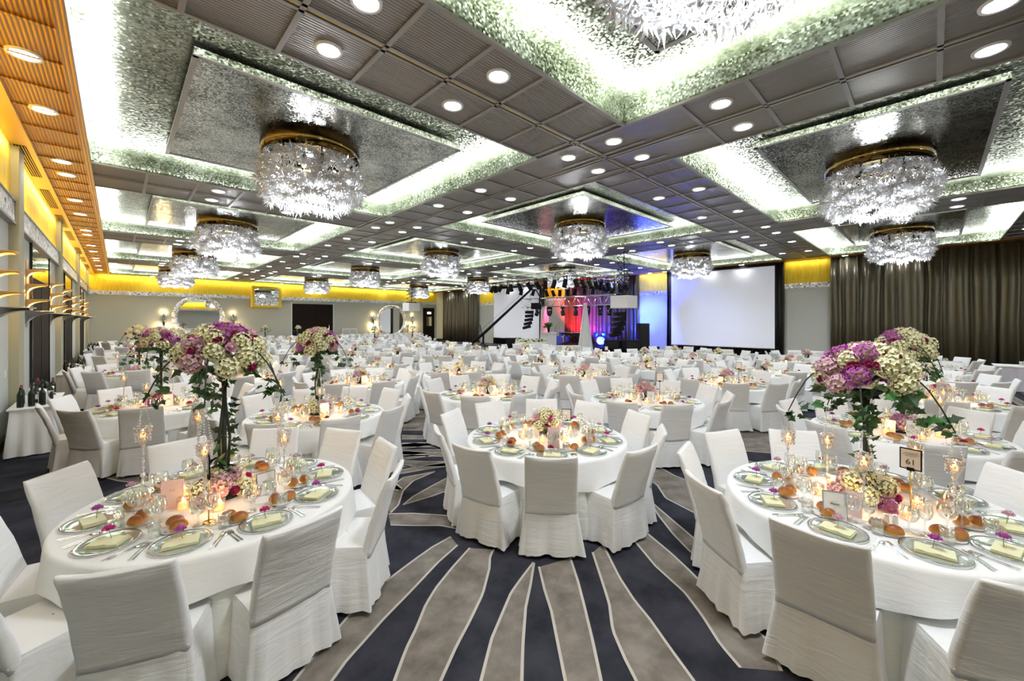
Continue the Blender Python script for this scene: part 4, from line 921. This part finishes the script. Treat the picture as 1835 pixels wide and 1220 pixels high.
def low_centrepiece(x, y, rr, lab, lod):
    t = thing('flower_centrepiece', lab, 'flower arrangement', (x, y, .752), rr.uniform(0, 6), 'low flower centrepieces')
    b = MB(); b.b2((-.055,-.055,0),(.055,.055,.125)); b.b2((-.05,-.05,.12),(.05,.05,.128)); ob('cube_vase', b.mesh('cube_vase', [M_blackgl]), t)
    flowers_into(t, rr, Vector((0,0,.15)), .125, .12, .062, ['cream','cream','mauve'], ['magenta','burgundy','peach','mauve'], 10 if not lod else 8, 12 if not lod else 7, lod)
    b = MB()
    for _ in range(18): a = rr.uniform(0,6.28); leaf(b, Vector((.10*cos(a), .10*sin(a), .14)), Vector((cos(a), sin(a), rr.uniform(-.3,.5))), .07)
    ob('leaves', b.mesh('leaves', [M_leaf]), t); return t

CUPM = MB(); CUPM.lathe([(.004,-.06),(.012,-.055),(.02,-.03),(.030,0),(.038,.035),(.045,.075),(.043,.075),(.036,.035),(.027,.003),(.01,-.02)], 16); CUPM = CUPM.mesh('glass_cup', [M_holder])
b_ = MB(); rr_ = random.Random(8)
for k_ in range(70):
    a_ = rr_.uniform(0,6.28); z_ = rr_.uniform(-.02,.085); r_ = .036+.11*max(0,z_)*.6; b_.sphere((r_*cos(a_)*1.12, r_*sin(a_)*1.12, z_), .0065, 5, 4)
for k_ in range(12): b_.sphere((0,0,-.065-.016*k_), .0075 if k_ % 3 else .011, 6, 4)
b_.sphere((0,0,-.260), .017, 8, 6); b_.tube([(0,0,.0),(0,0,-.03),(0,0,-.27)], .0018, 5); b_.tube([(.05*cos(2*PI*k_/24),.05*sin(2*PI*k_/24),.074) for k_ in range(25)], .003, 4); b_.tube([(.05,0,.074),(.03,0,.0),(0,0,-.03)], .002, 4); BEADM = b_.mesh('crystal_beads', [M_crystal])
b_ = MB(); b_.lathe([(.001,0),(.016,0),(.016,.03),(.001,.032)], 10); WAXM = b_.mesh('tea_light', [M_wax])
b_ = MB(); b_.lathe([(.001,.030),(.006,.037),(.005,.047),(.001,.060)], 8); FLAMEM = b_.mesh('flame', [M_flame])
def strand_mesh(ln):
    b = MB()
    for s in range(3):
        a = 2*PI*s/3; n = int(ln/.017)
        for k in range(n):
            u = k/n; r = .042*(1-u)**.8; b.sphere((r*cos(a), r*sin(a), .075+ln*u), .0062, 5, 3)
    return b.mesh('bead_strand', [M_crystal])
STR = {}
def hanging_candle(p, ln, lab, grp, light=False):
    t = thing('hanging_candle_holder', lab, 'candle holder', p, rnd.uniform(0,6), grp)
    k = round(ln, 2)
    if k not in STR: STR[k] = strand_mesh(ln)
    ob('glass_cup', CUPM, t); ob('crystal_beads', BEADM, t); ob('bead_strand', STR[k], t); ob('tea_light', WAXM, t, (0,0,.004)); ob('flame', FLAMEM, t, (0,0,.004))
def tall_centrepiece(x, y, rr, lab, tdesc, lod, rad=.25, arms=5, rot=0, h=1.02, cups=True):
    t = thing('flower_stand', lab, 'flower arrangement', (x, y, .752), rot, 'tall flower stands')
    b = MB(); b.lathe([(.001,.014),(.10,.012),(.11,0)], 20); b.tube([(0,0,.01),(0,0,h-.12)], .016, 8); b.tube([(.02,.01,.01),(.03,-.02,.4),(.0,.02,h-.15)], .011, 6); b.tube([(-.02,.0,.01),(-.03,.02,.45),(.0,-.02,h-.15)], .010, 6); b.lathe([(.02,h-.16),(.10,h-.10),(.10,h-.09)], 16); ob('pole', b.mesh('pole', [M_stem]), t)
    b = MB(); tips = []
    for k in range(arms):
        a = 2*PI*k/arms+.35; R_ = .46*(.9+.2*rr.random()); zt = h-.22+rr.uniform(-.05,.08)
        pts = [Vector((R_*u*cos(a+.25*u), R_*u*sin(a+.25*u), h-.05+.17*sin(PI*min(1,u*1.05)*.75)-.36*u*u*u)) for u in [i/8 for i in range(9)]]
        b.tube(pts, [.009-.0006*i for i in range(9)], 6); tips.append(pts[-1])
    ob('branches', b.mesh('branches', [M_stem]), t)
    b = MB()
    for i in range(60 if not lod else 22):
        z = rr.uniform(.03, h-.1); a = rr.uniform(0,6.28); r = rr.uniform(.015,.045); leaf(b, Vector((r*cos(a), r*sin(a), z)), Vector((cos(a), sin(a), rr.uniform(-.9,.5))), rr.uniform(.05,.085), rr.randint(0,1))
    for tp in tips:
        for i in range(9 if not lod else 4):
            q = tp*rr.uniform(.6,1.02); q.z = tp.z+(.20*(1-(q.xy.length/max(.01,tp.xy.length))))+rr.uniform(-.05,.05); leaf(b, q, Vector((rr.gauss(0,1), rr.gauss(0,1), rr.uniform(-1,.4))), rr.uniform(.05,.09), rr.randint(0,1))
    for i in range(26 if not lod else 8):
        a = rr.uniform(0,6.28); r = rad*rr.uniform(.5,1.15); leaf(b, Vector((r*cos(a), r*sin(a), h-.07)), Vector((cos(a), sin(a), -rr.uniform(.2,1.4))), rr.uniform(.07,.11), rr.randint(0,1))
    ob('ivy_leaves', b.mesh('ivy_leaves', [M_leaf, M_leaf2]), t)
    flowers_into(t, rr, Vector((0,0,h)), rad, rad*.80, .080 if rad > .2 else .07, ['cream']*5+['purple','purple','mauve'] if rad > .2 else ['cream'], ['burgundy','mauve','burgundy','burgundy'], 26 if not lod else 17, 26 if not lod else 12, lod)
    # ring of flowers round the foot
    flowers_into(t, rr, Vector((0,0,.055)), .17, .11, .070, ['cream','cream','mauve','purple'], ['burgundy','peach','magenta','mauve'], 9 if not lod else 7, 12 if not lod else 6, lod)
    if cups:
        Mz = Matrix.Rotation(rot, 3, 'Z')
        for k, tp in enumerate(tips):
            ln = rr.uniform(.16,.30); w = Mz @ tp
            hanging_candle((x+w.x, y+w.y, .752+tp.z-ln-.075), ln, 'crystal candle cup hanging from the flower stand at %s, %s branch' % (tdesc, ORD[k]), 'hanging crystal candle cups')
    return t
b_ = MB(); b_.lathe([(.001,.003),(.034,.001),(.037,.004),(.040,.085),(.038,.085),(.034,.008),(.001,.008)], 18); VOTG = b_.mesh('glass_holder', [M_holder])
b_ = MB(); b_.lathe([(.001,.008),(.031,.008),(.032,.048),(.001,.05)], 14); VOTW = b_.mesh('wax', [M_wax])
b_ = MB(); b_.lathe([(.001,.050),(.007,.058),(.006,.070),(.001,.086)], 8); VOTF = b_.mesh('flame', [M_flame])
b_ = MB(); b_.lathe([(.034,.001),(.040,.085)], 10); b_.lathe([(.001,.008),(.031,.008),(.032,.048),(.001,.05)], 8, m=1); b_.lathe([(.001,.050),(.009,.058),(.008,.072),(.001,.09)], 6, m=2); VOTLO = b_.mesh('votive_candle', [M_holder, M_wax, M_flame])
def votive(x, y, lab, lo):
    if lo: return tag(ob('votive_candle', VOTLO, None, (x,y,.752)), lab, 'candle', 'glass votive candles')
    t = thing('votive_candle', lab, 'candle', (x,y,.752), 0, 'glass votive candles'); ob('glass_holder', VOTG, t); ob('wax', VOTW, t); ob('flame', VOTF, t)

def text_mesh(s, size, m, name):
    cu = bpy.data.curves.new(name, 'FONT'); cu.body = s; cu.size = size; cu.align_x = 'CENTER'; cu.align_y = 'CENTER'; cu.extrude = .0006
    o = bpy.data.objects.new(name, cu); me = bpy.data.meshes.new_from_object(o); bpy.data.objects.remove(o); me.materials.clear(); me.materials.append(m); me.name = name; return me
MENU = text_mesh('Menu', .022, M_ink, 'menu_lettering')
def menu_card(x, y, rz, lab, pink, w=.12, h=.19, frame=True):
    t = thing('menu_card', lab, 'menu card', (x, y, .752), rz, 'standing menu cards'); tl = R(8)
    b = MB(); b.b2((-w/2,-.002,0),(w/2,.002,h)); o = ob('card', b.mesh('card', [M_pink if pink else M_paper]), t, (0,0,.002), (-tl,0,0))
    if not pink:
        e = .006; b = MB()
        for a, c in (((-w/2-e,-.004,0),(-w/2,.004,h+e)), ((w/2,-.004,0),(w/2+e,.004,h+e)), ((-w/2,-.004,h),(w/2,.004,h+e)), ((-w/2,-.004,-.001),(w/2,.004,.003))): b.b2(a, c)
        ob('silver_frame', b.mesh('silver_frame', [M_silver]), o)
        ob('lettering', MENU, o, (0,-.0035,h*.58), (PI/2,0,0))
    b = MB(); b.b2((-.015,.0,0),(.015,.004,h*.7)); ob('back_prop', b.mesh('back_prop', [M_pink if pink else M_silver]), t, (0,.045,.002), (R(14),0,0))
def number_stand(x, y, rz, lab, txt, m, h=.28):
    t = thing('table_number_stand', lab, 'table number', (x, y, .752), rz, 'table number stands')
    b = MB(); b.lathe([(.001,.008),(.038,.006),(.04,0)], 18); b.tube([(0,0,.005),(0,0,h)], .0042, 8); ob('stem', b.mesh('stem', [m]), t)
    b = MB(); b.b2((-.02,-.008,h-.005),(.02,.008,h+.018)); ob('clip', b.mesh('clip', [M_black]), t)
    b = MB(); b.b2((-.052,-.003,h+.01),(.052,.003,h+.145)); o = ob('number_card', b.mesh('number_card', [M_paper]), t); b = MB(); e = .007
    for a, c in (((-.052-e,-.005,h+.01-e),(-.052,.005,h+.145+e)), ((.052,-.005,h+.01-e),(.052+e,.005,h+.145+e)), ((-.052,-.005,h+.145),(.052,.005,h+.145+e)), ((-.052,-.005,h+.01-e),(.052,.005,h+.01))): b.b2(a, c)
    ob('black_frame', b.mesh('black_frame', [M_black]), t)
    if txt:
        ob('number_lettering', text_mesh(txt, .055, M_ink, 'number_lettering'), o, (0,-.0045,h+.055), (PI/2,0,0))
        b = MB()
        for q, w in ((.118,.036),(.108,.044),(.098,.03)): b.b2((-w,-.0038,h+q),(w,-.003,h+q+.0022))
        ob('small_print', b.mesh('small_print', [M_ink]), o)

# ------------------------------------------------------------------ lay out the hall
ROWS = [[(4.02,.35,30,'T3'),(6.85,.25,8),(9.9,-.1,3),(12.8,.1,20),(15.7,.1,11),(18.5,.2,28)],
 [(.59,3.80,-8,'T1'),(3.60,3.15,10,'T2'),(6.45,3.4,10),(9.45,3.1,22),(12.1,3.0,5),(15.15,3.1,15),(18.1,3.2,30)],
 [(2.08,6.2,8),(4.95,5.75,4),(8.1,5.85,18),(11.06,5.77,9),(13.65,5.5,25),(16.6,5.75,2)],
 [(.5,8.6,6),(3.76,8.6,14),(6.3,8.45,30),(9.44,8.4,3),(12.1,8.1,21),(14.6,7.75,12),(17.2,7.7,33)],
 [(2.2,11.3,5),(5.42,11.2,19),(8.8,12.2,9),(10.9,10.7,28),(13.6,10.6,4)],
 [(.4,14.3,12),(3.3,14.2,2),(6.0,14.4,25),(8.07,14.96,8),(11.2,13.8,17),(14.1,13.6,31)],
 [(2.0,17.2,3),(5.0,17.3,22),(7.6,17.9,11),(10.3,17.0,29),(12.4,17.67,6)],
 [(.4,20.3,10),(3.4,20.3,18),(6.2,20.4,1),(9.1,20.2,26),(12.0,20.4,9)],
 [(2.0,23.2,7),(5.0,23.3,15),(8.0,23.2,32),(11.0,23.2,2),(14.0,23.4,20)],
 [(.4,26.1,4),(3.4,26.2,24),(6.4,26.1,13),(9.4,26.2,30),(12.4,26.1,8),(15.4,26.3,17)],
 [(2.0,29.0,6),(5.0,29.1,16),(8.0,29.0,27),(11.0,29.1,3),(14.0,29.0,11),(17.0,29.2,22)],
 [(.4,32.0,9),(3.4,32.0,19),(6.4,32.1,5),(9.4,32.0,28),(12.4,32.1,14),(15.4,32.0,1),(18.4,32.1,23)],
 [(2.0,35.0,12),(5.0,35.0,2),(8.0,35.1,21),(11.0,35.0,31),(14.0,35.0,7),(17.0,35.1,18),(20.0,35.0,26)]]
TALL = {(0,1),(2,0),(3,0),(5,0)}
def proj(x, y):
    d = FX*x+FY*y; return CX+F_PX*(FY*x-FX*y)/max(d,.01)
for tx in (478, 668, 715, 787, 540):
    c_ = [(abs(proj(q[0], q[1])-tx), i, j) for i in range(9, 13) for j, q in enumerate(ROWS[i]) if (i, j) not in TALL]
    TALL.add(min(c_)[1:])
def layout():
    T = []
    for i, row in enumerate(ROWS):
        for j, q in enumerate(row):
            nm = {'T1':'front left table', 'T2':'front centre table', 'T3':'front right table'}.get(q[3] if len(q) > 3 else '', '%s table in %s row' % (ORD[j], ORD[i]))
            T.append(dict(x=q[0], y=q[1], ph=R(q[2]), d=math.hypot(q[0], q[1]), nm=nm, i=i, j=j, key=q[3] if len(q) > 3 else None))
    T.sort(key=lambda t: t['d']); nchair = [0]; cnt = dict(plate=0, napkin=0, bud=0, glass=0, fork=0, knife=0, spoon=0, roll=0)
    for rank, t in enumerate(T):
        x, y, nm = t['x'], t['y'], t['nm']; rr = random.Random(100+rank); near = rank < 14; front = t['key'] is not None
        tm = TAB if rank < 30 else TABLO
        o = thing('banquet_table', 'round table in ivory floor length skirt under white cloth, %s' % nm, 'table', (x,y,0), t['ph'], 'round banquet tables')
        ob('table_skirt', tm[0], o); ob('tabletop', tm[1], o)
        tag(ob('tablecloth', tm[2], None, (x,y,0), (0,0,t['ph'])), 'white round overlay tablecloth draped over %s' % nm, 'tablecloth', 'white overlay tablecloths')
        # seats, counted clockwise (seen from above) from the one nearest the camera
        ca = math.atan2(-y, -x); angs = sorted([t['ph']+k*PI/5 for k in range(10)], key=lambda a: (ca-a) % (2*PI) if ((ca-a) % (2*PI)) < 2*PI-PI/10 else -1)
        for k, a in enumerate(angs):
            ja = a+rr.uniform(-.05,.05); r = .90+rr.uniform(-.02,.05) ; seat = 'nearest the camera' if k == 0 else '%s clockwise from nearest' % ORD[k-1]
            cx, cy = x+r*cos(ja), y+r*sin(ja); rz = ja+PI/2+rr.uniform(-.07,.07)
            vis = proj(cx, cy); dcam = FX*cx+FY*cy
            if dcam > .35 and -160 < vis < 2000:
                nchair[0] += 1
                face = cos(ja-ca); vw = 'back turned' if face > .5 else ('seat front showing' if face < -.5 else 'side on')
                lab = 'white covered chair, %s, %s, %s' % (vw, seat, nm)
                if nchair[0] <= 90:
                    c = thing('banquet_chair', lab, 'chair', (cx,cy,0), rz, 'white slipcovered chairs'); s, b = CHAIR[rr.randrange(4)]
                    ob('seat_cover', s, c); ob('back_cover', b, c)
                    for sx in (-.20,.20):
                        for sy in (-.21,.20): ob('leg', LEGM, c, (sx,sy,0))
                elif nchair[0] <= 160:
                    c = thing('banquet_chair', lab, 'chair', (cx,cy,0), rz, 'white slipcovered chairs'); s, b = CHAIR[rr.randrange(4)]
                    ob('seat_cover', s, c); ob('back_cover', b, c)
                elif nchair[0] <= 300:
                    tag(ob('banquet_chair', CHAIRLO[rr.randrange(3)][1], None, (cx,cy,0), (0,0,rz)), lab, 'chair', 'white slipcovered chairs')
                else: far_chairs.merge(CHAIRLO[rr.randrange(3)][0], Matrix.Translation((cx,cy,0)) @ Matrix.Rotation(rz, 4, 'Z'))
            # place setting
            def P(rad, tan, z=.752): return (x+rad*cos(a)-tan*sin(a), y+rad*sin(a)+tan*cos(a), z)
            rzs = a+PI/2; ws = '%s, %s' % (seat, nm)
            if cnt['plate'] < 300:
                cnt['plate'] += 1
                if front:
                    p = tag(ob('charger_plate', MW['plate'], None, P(.715,0), (0,0,rzs)), 'round glass charger plate with dark rim, %s' % ws, 'plate', 'glass charger plates'); ob('rim', MW['rim'], p)
                else: tag(ob('charger_plate', MW['plate1'], None, P(.715,0), (0,0,rzs)), 'round glass charger plate with dark rim, %s' % ws, 'plate', 'glass charger plates')
                nr = rzs+rr.uniform(-.5,.5)
                tag(ob('napkin', MW['napkin'], None, P(.715,0), (0,0,nr)), 'folded pale yellow napkin on charger plate, %s' % ws, 'napkin', 'pale yellow napkins')
                cn, bm = BUD[rr.choice((0,0,1,1,2,3))]
                f = tag(ob('flower', bm, None, P(.70,.0,.778), (0,0,rr.uniform(0,6))), '%s flower bud tucked in napkin, %s' % (cn, ws), 'flower', 'napkin flowers')
                if rank < 16: ob('stem', MW['stem'], f)
            else:
                M = Matrix.Translation(P(.715,0)); far_ware['plate'].merge(PLO, M); far_ware['napkin'].merge(W['napkin'], M @ Matrix.Rotation(rzs, 4, 'Z'))
            gl = [('wine_glass', .50, .10)] + ([('goblet', .47, .01), ('tumbler', .56, .17)] if front else ([('goblet', .49, .0)] if rank < 13 else []))
            for nmG, rad, tan in gl:
                rad += rr.uniform(-.02,.02); tan += rr.uniform(-.02,.02)
                if cnt['glass'] < 300:
                    cnt['glass'] += 1; wd = {'wine_glass':'tall stemmed wine glass', 'goblet':'wide water goblet', 'tumbler':'short straight tumbler'}[nmG]
                    tag(ob(nmG, MW[nmG], None, P(rad,tan)), 'clear %s, %s' % (wd, ws), 'glass', 'table glassware')
                else: far_ware['glass'].merge(W['glass_lo'], Matrix.Translation(P(rad,tan)))
            if rank >= 24: far_ware['glass'].merge(W['glass_lo'], Matrix.Translation(P(.48,0)))
            if front or rank < 11:
                # seen from the chair: forks on the left, knife and spoon on the right
                for kind, tan in ((('fork',-.185),('fork',-.205),('knife',.185),('spoon',.207)) if front else (('fork',-.19),('knife',.19))):
                    cnt[kind] += 1
                    w = {'fork': ('inner ' if tan > -.19 else 'outer ')+'silver fork' if front else 'silver fork', 'knife':'silver knife', 'spoon':'silver spoon'}[kind]
                    tag(ob(kind, MW[kind], None, P(.73,tan), (0,0,rzs)), '%s beside charger plate, %s' % (w, ws), kind, 'silver cutlery')
            if (k % 2 == 0 or front) and cnt['roll'] < 290 and rank < 40:
                bp = P(.50+rr.uniform(-.01,.03), -.12); tag(ob('bread_plate', MW['bread_plate'], None, bp), 'small white bread plate with rolls, %s' % ws, 'plate', 'white bread plates')
                for q, (dx, dy) in enumerate(((-.046,-.008),(.046,.012))):
                    cnt['roll'] += 1; al = rr.uniform(0, .6); c_, s_ = cos(al+a), sin(al+a)
                    tag(ob('bread_roll', MW['roll'], None, (bp[0]+dx*c_-dy*s_, bp[1]+dx*s_+dy*c_, .7575), (0,0,rr.uniform(-.5,.5)+a+PI/2)), 'golden bread roll, %s roll on plate %s' % ('first' if q == 0 else 'second', ws), 'bread roll', 'golden bread rolls')
        tall = front and t['key'] in ('T1','T3') or (t['i'], t['j']) in TALL
        lod = rank > 9
        if tall:
            small = t['i'] >= 9
            tall_centrepiece(x, y, rr, 'tall ivy clad flower stand with %s blooms on %s' % ('pale' if small else 'cream and purple', nm), nm, lod, .15 if small else (.25 if t['key'] else .23), 5 if t['key'] else 4, rr.uniform(0,6), 1.06 if t['key'] == 'T1' else .92 if t['key'] else (1.0 if not small else .85), not small)
        else: low_centrepiece(x, y, rr, 'low flower mound in black cube vase on %s' % nm, lod)
        nv = 6 if near else 4
        for k in range(nv):
            a = 2*PI*k/nv+.4+t['ph']; r = .27+rr.uniform(-.02,.05)
            votive(x+r*cos(a), y+r*sin(a), 'glowing glass votive candle, %s round the flowers, %s' % (ORD[k], nm), not near)
        if near:
            l = bpy.data.lights.new('candle_glow', 'POINT'); l.energy = 1.1; l.color = (1,.55,.20); l.shadow_soft_size = .03
            for q in (0, 2, 4):
                a = 2*PI*q/6+.4+t['ph']; lo = bpy.data.objects.new('candle_glow', l); COL.objects.link(lo); lo.location = (x+.30*cos(a), y+.30*sin(a), .86)
        tc = math.atan2(y, x)
        if rank < 26 and not front:
            menu_card(x-.26*cos(tc+.35), y-.26*sin(tc+.35), tc-PI/2+.2, 'white framed menu card facing camera, %s' % nm, False)
            if rank % 2 == 0: menu_card(x-.24*cos(tc-.5), y-.24*sin(tc-.5), tc-PI/2-.3, 'pink menu card facing camera, %s' % nm, True, .10, .16)
        if (t['i'], t['j']) in ((1,2),(1,3),(3,4),(2,3)): number_stand(x+.30*cos(tc-.9), y+.30*sin(tc-.9), tc-PI/2, 'table number stand with blank looking card, %s' % nm, None, M_black, .30)
    far = ob('banquet_chairs', far_chairs.mesh('banquet_chairs', [M_chair])); tag(far, 'distant rows of white covered chairs at the far tables', 'chairs', None, 'stuff')
    for k, nm_, m_, lab in (('plate','charger_plates',[M_plate, M_dsilver],'distant glass charger plates on the far tables'), ('napkin','napkins',[M_napkin],'distant pale yellow napkins on the far tables'), ('glass','glassware',[M_glass],'distant stemmed glasses on the farther tables')):
        if far_ware[k].v: tag(ob(nm_, far_ware[k].mesh(nm_, m_)), lab, nm_.replace('_', ' '), None, 'stuff')
PLO = MB(); PLO.lathe([(.001,.006),(.10,.006),(.148,.013)], 14); PLO.lathe([(.146,.013),(.156,.015)], 14, m=1)
layout()
# cards on the three front tables
def T_at(px, py): return floor_pt(px, py, .752)
def front_cards():
    for px, py, yaw, pink, w, h, lab in ((308,912,-.25,True,.13,.20,'large pink lit menu card left of the flowers, front left table'), (478,886,.35,False,.125,.165,'silver framed menu card right of the flowers, front left table'),
        (1497,932,.25,False,.125,.18,'framed white menu card left of the flowers, front right table'), (1528,925,-.3,True,.10,.17,'pink menu card behind the white one, front right table'), (1578,888,.3,False,.13,.15,'framed menu card behind the flowers, front right table'), (992,803,0,True,.125,.215,'tall pale pink menu card before the flowers, front centre table')):
        p = T_at(px, py); menu_card(p[0], p[1], math.atan2(p[1], p[0])-PI/2+yaw, lab, pink, w, h)
    p = T_at(1632,912); number_stand(p[0], p[1], math.atan2(p[1], p[0])-PI/2-.25, 'gold stemmed black framed table number 61 on front right table', '61', M_gold, .28)
    p = T_at(374,936); number_stand(p[0], p[1], math.atan2(p[1], p[0])+.06, 'thin number stand seen edge on before the flowers, front left table', None, M_gold, .30)
    p = T_at(1015,762); number_stand(p[0], p[1], math.atan2(p[1], p[0])-PI/2, 'small white table sign at the rear edge of the front centre table', None, M_silver, .06)
    for (px, py, lab) in ((1588,936,'white salt shaker, left of the pair by the flowers, front right table'), (1604,938,'white pepper shaker, right of the pair by the flowers, front right table'), (453,900,'white salt shaker beside the flowers, front left table')):
        p = T_at(px, py); t = thing('shaker', lab, 'shaker', (p[0], p[1], .752), 0, 'white shakers'); b = MB(); b.lathe([(.001,0),(.016,0),(.014,.05)], 14); ob('body', b.mesh('body', [M_white]), t); b = MB(); b.lathe([(.0145,.05),(.0135,.06),(.001,.064)], 14); ob('cap', b.mesh('cap', [M_silver]), t)
front_cards()

# ------------------------------------------------------------------ service tables
def skirted(name, lab, x0, x1, y0, y1, m, h=.75):
    t = thing(name, lab, 'table', ((x0+x1)/2,(y0+y1)/2,0)); w, d = (x1-x0)/2, (y1-y0)/2
    base = rrect(w-.03, d-.03, .02, 4); pts = []
    per = 0; loops = []
    for z, am, fl in ((.02,.022,.06),(.25,.016,.04),(.5,.010,.02),(h-.02,.004,0)):
        L_ = []; s = 0
        for i, (x, y) in enumerate(base):
            q = base[i-1]; s += math.hypot(x-q[0], y-q[1]); k = am*sin(s*2*PI/.14); L_.append((x*(1+(k+fl)/w), y*(1+(k+fl)/d), z))
        loops.append(L_)
    b = MB(); b.loft(loops, 0, True); ob('pleated_skirt', b.mesh('pleated_skirt', [m]), t)
    b = MB(); b.b2((-w,-d,h-.03),(w,d,h)); o = ob('top_cloth', b.mesh('top_cloth', [M_cloth]), t); bv = o.modifiers.new('b', 'BEVEL'); bv.width = .01; bv.segments = 2
    return t
b_ = MB(); b_.lathe([(.001,0),(.037,0),(.038,.01),(.038,.19),(.030,.225),(.014,.25),(.013,.30),(.015,.302),(.015,.312),(.001,.312)], 16); BOTM = b_.mesh('bottle', [M_bottle]); b_ = MB(); b_.lathe([(.0145,.262),(.016,.30),(.016,.314),(.001,.315)], 12); FOILM = b_.mesh('foil', [M_foil]); b_ = MB(); b_.lathe([(.0384,.06),(.0384,.14)], 16); LABM = b_.mesh('paper_band', [M_paper])
def bottle(p, lab, foil=False, rot=(0,0,0), band=False):
    t = thing('wine_bottle', lab, 'bottle', p, 0, 'wine bottles on the side tables'); t.rotation_euler = rot; ob('body', BOTM, t)
    if foil: ob('foil', FOILM, t)
    if band: ob('paper_band', LABM, t)
def bucket(p, lab):
    t = thing('ice_bucket', lab, 'ice bucket', p, 0, 'silver ice buckets'); b = MB(); b.lathe([(.001,0),(.075,0),(.095,.19),(.10,.2),(.092,.2),(.072,.01),(.001,.01)], 20); ob('bucket', b.mesh('bucket', [M_silver]), t)
    for s in (-1, 1):
        b = MB(); b.tube([(s*.095,-.02,.16),(s*.12,-.02,.15),(s*.12,.02,.15),(s*.095,.02,.16)], .006, 6); ob('handle', b.mesh('handle', [M_silver]), t)
def wrapped(p, lab):
    t = thing('wrapped_bucket', lab, 'ice bucket', p, 0, 'napkin wrapped buckets'); rr = random.Random(int(p[1]*10)); b = MB(); n = 30
    b.loft([[(r*(1+.10*sin(5*2*PI*j/n)*u)*cos(2*PI*j/n), r*(1+.10*sin(5*2*PI*j/n)*u)*sin(2*PI*j/n), z+.03*u*sin(3*2*PI*j/n)) for j in range(n)] for r, z, u in ((.09,0,.3),(.12,.08,.6),(.14,.17,1),(.11,.17,1))]); ob('white_napkin_wrap', b.mesh('white_napkin_wrap', [M_cloth]), t)
    b = MB(); b.lathe([(.001,.15),(.11,.16)], 20); ob('ice', b.mesh('ice', [M_crystal]), t)
def service():
    for q, (x0, x1, y0, y1, w) in enumerate(((-1.22,-.72,9.75,11.45,'first'), (-1.12,-.55,15.2,17.6,'second'), (-1.12,-.5,26.3,28.5,'third'))):
        skirted('side_table', 'white skirted side table with wine along the left wall, %s from the camera' % w, x0, x1, y0, y1, M_cloth if q < 2 else M_lilac)
        xm = (x0+x1)/2; rr = random.Random(q)
        for k in range(3 if q == 0 else 2): bottle((xm-.12+.11*k, y0+.12+.03*k, .752), 'dark wine bottle in the front row, %s, on %s side table' % (ORD[k], w), False)
        for k in range(3): bottle((xm-.15+.15*k, y0+.5+.05*k, .752), 'dark bottle in the second row, %s, on %s side table' % (ORD[k], w), k == 0, (0,0,0), k == 1)
        bucket((xm+.12, y0+.34, .752), 'silver ice bucket near the front edge of the %s side table' % w)
        wrapped((xm+.02, y0+1.0, .752), 'ice bucket wrapped in white napkin on the %s side table' % w)
        for k in range(3): bottle((xm-.02+.05*k, y0+1.0+.02*k, .80), 'tilted bottle in the wrapped bucket, %s, on %s side table' % (ORD[k], w), k == 1, (rr.uniform(-.5,.5), rr.uniform(-.4,.4), 0))
        for k in range(3): bottle((xm-.12+.12*k, y1-.25, .752), 'dark bottle in the rear row, %s, on %s side table' % (ORD[k], w), k == 2, band=k == 0)
        bucket((xm, y1-.5, .752), 'silver ice bucket near the rear edge of the %s side table' % w)
    skirted('buffet_table', 'long lilac pleated skirt buffet table by the curtain', 19.0, 20.0, -5.5, -1.3, M_lilac)
    for k, y in enumerate((-2.0,-1.85,-2.35)): tag(ob('tumbler', MW['tumbler'], None, (19.4, y, .752), (0,0,0), 1.4), 'clear tumbler on the lilac buffet, %s from its near end' % ORD[k], 'glass', 'glasses on the buffet')
    for k, y in enumerate((-2.25,-2.65)):
        t = thing('coffee_flask', 'white flask on the lilac buffet, %s from its left end' % ORD[k], 'flask', (19.35, y, .752), 0, 'white flasks'); b = MB(); b.lathe([(.001,0),(.06,0),(.065,.15),(.04,.21),(.03,.24),(.001,.25)], 18); ob('body', b.mesh('body', [M_white]), t); b = MB(); b.tube([(.06,0,.16),(.10,0,.15),(.10,0,.08),(.06,0,.06)], .008, 6); ob('handle', b.mesh('handle', [M_white]), t)
service()

# ------------------------------------------------------------------ render look
w = bpy.data.worlds.new('world'); scene.world = w; w.use_nodes = True; w.node_tree.nodes['Background'].inputs[0].default_value = (.8,.85,.9,1); w.node_tree.nodes['Background'].inputs[1].default_value = .05
vs = scene.view_settings; vs.view_transform = 'Standard'; vs.look = 'None'; vs.gamma = 1; vs.use_curve_mapping = False; vs.exposure = .5
cy = scene.cycles; cy.max_bounces = 6; cy.adaptive_threshold = .03; cy.diffuse_bounces = 5; cy.glossy_bounces = 3; cy.transmission_bounces = 4; cy.transparent_max_bounces = 10; cy.sample_clamp_indirect = 6; cy.caustics_reflective = False; cy.caustics_refractive = False; cy.use_light_tree = True; cy.use_denoising = True
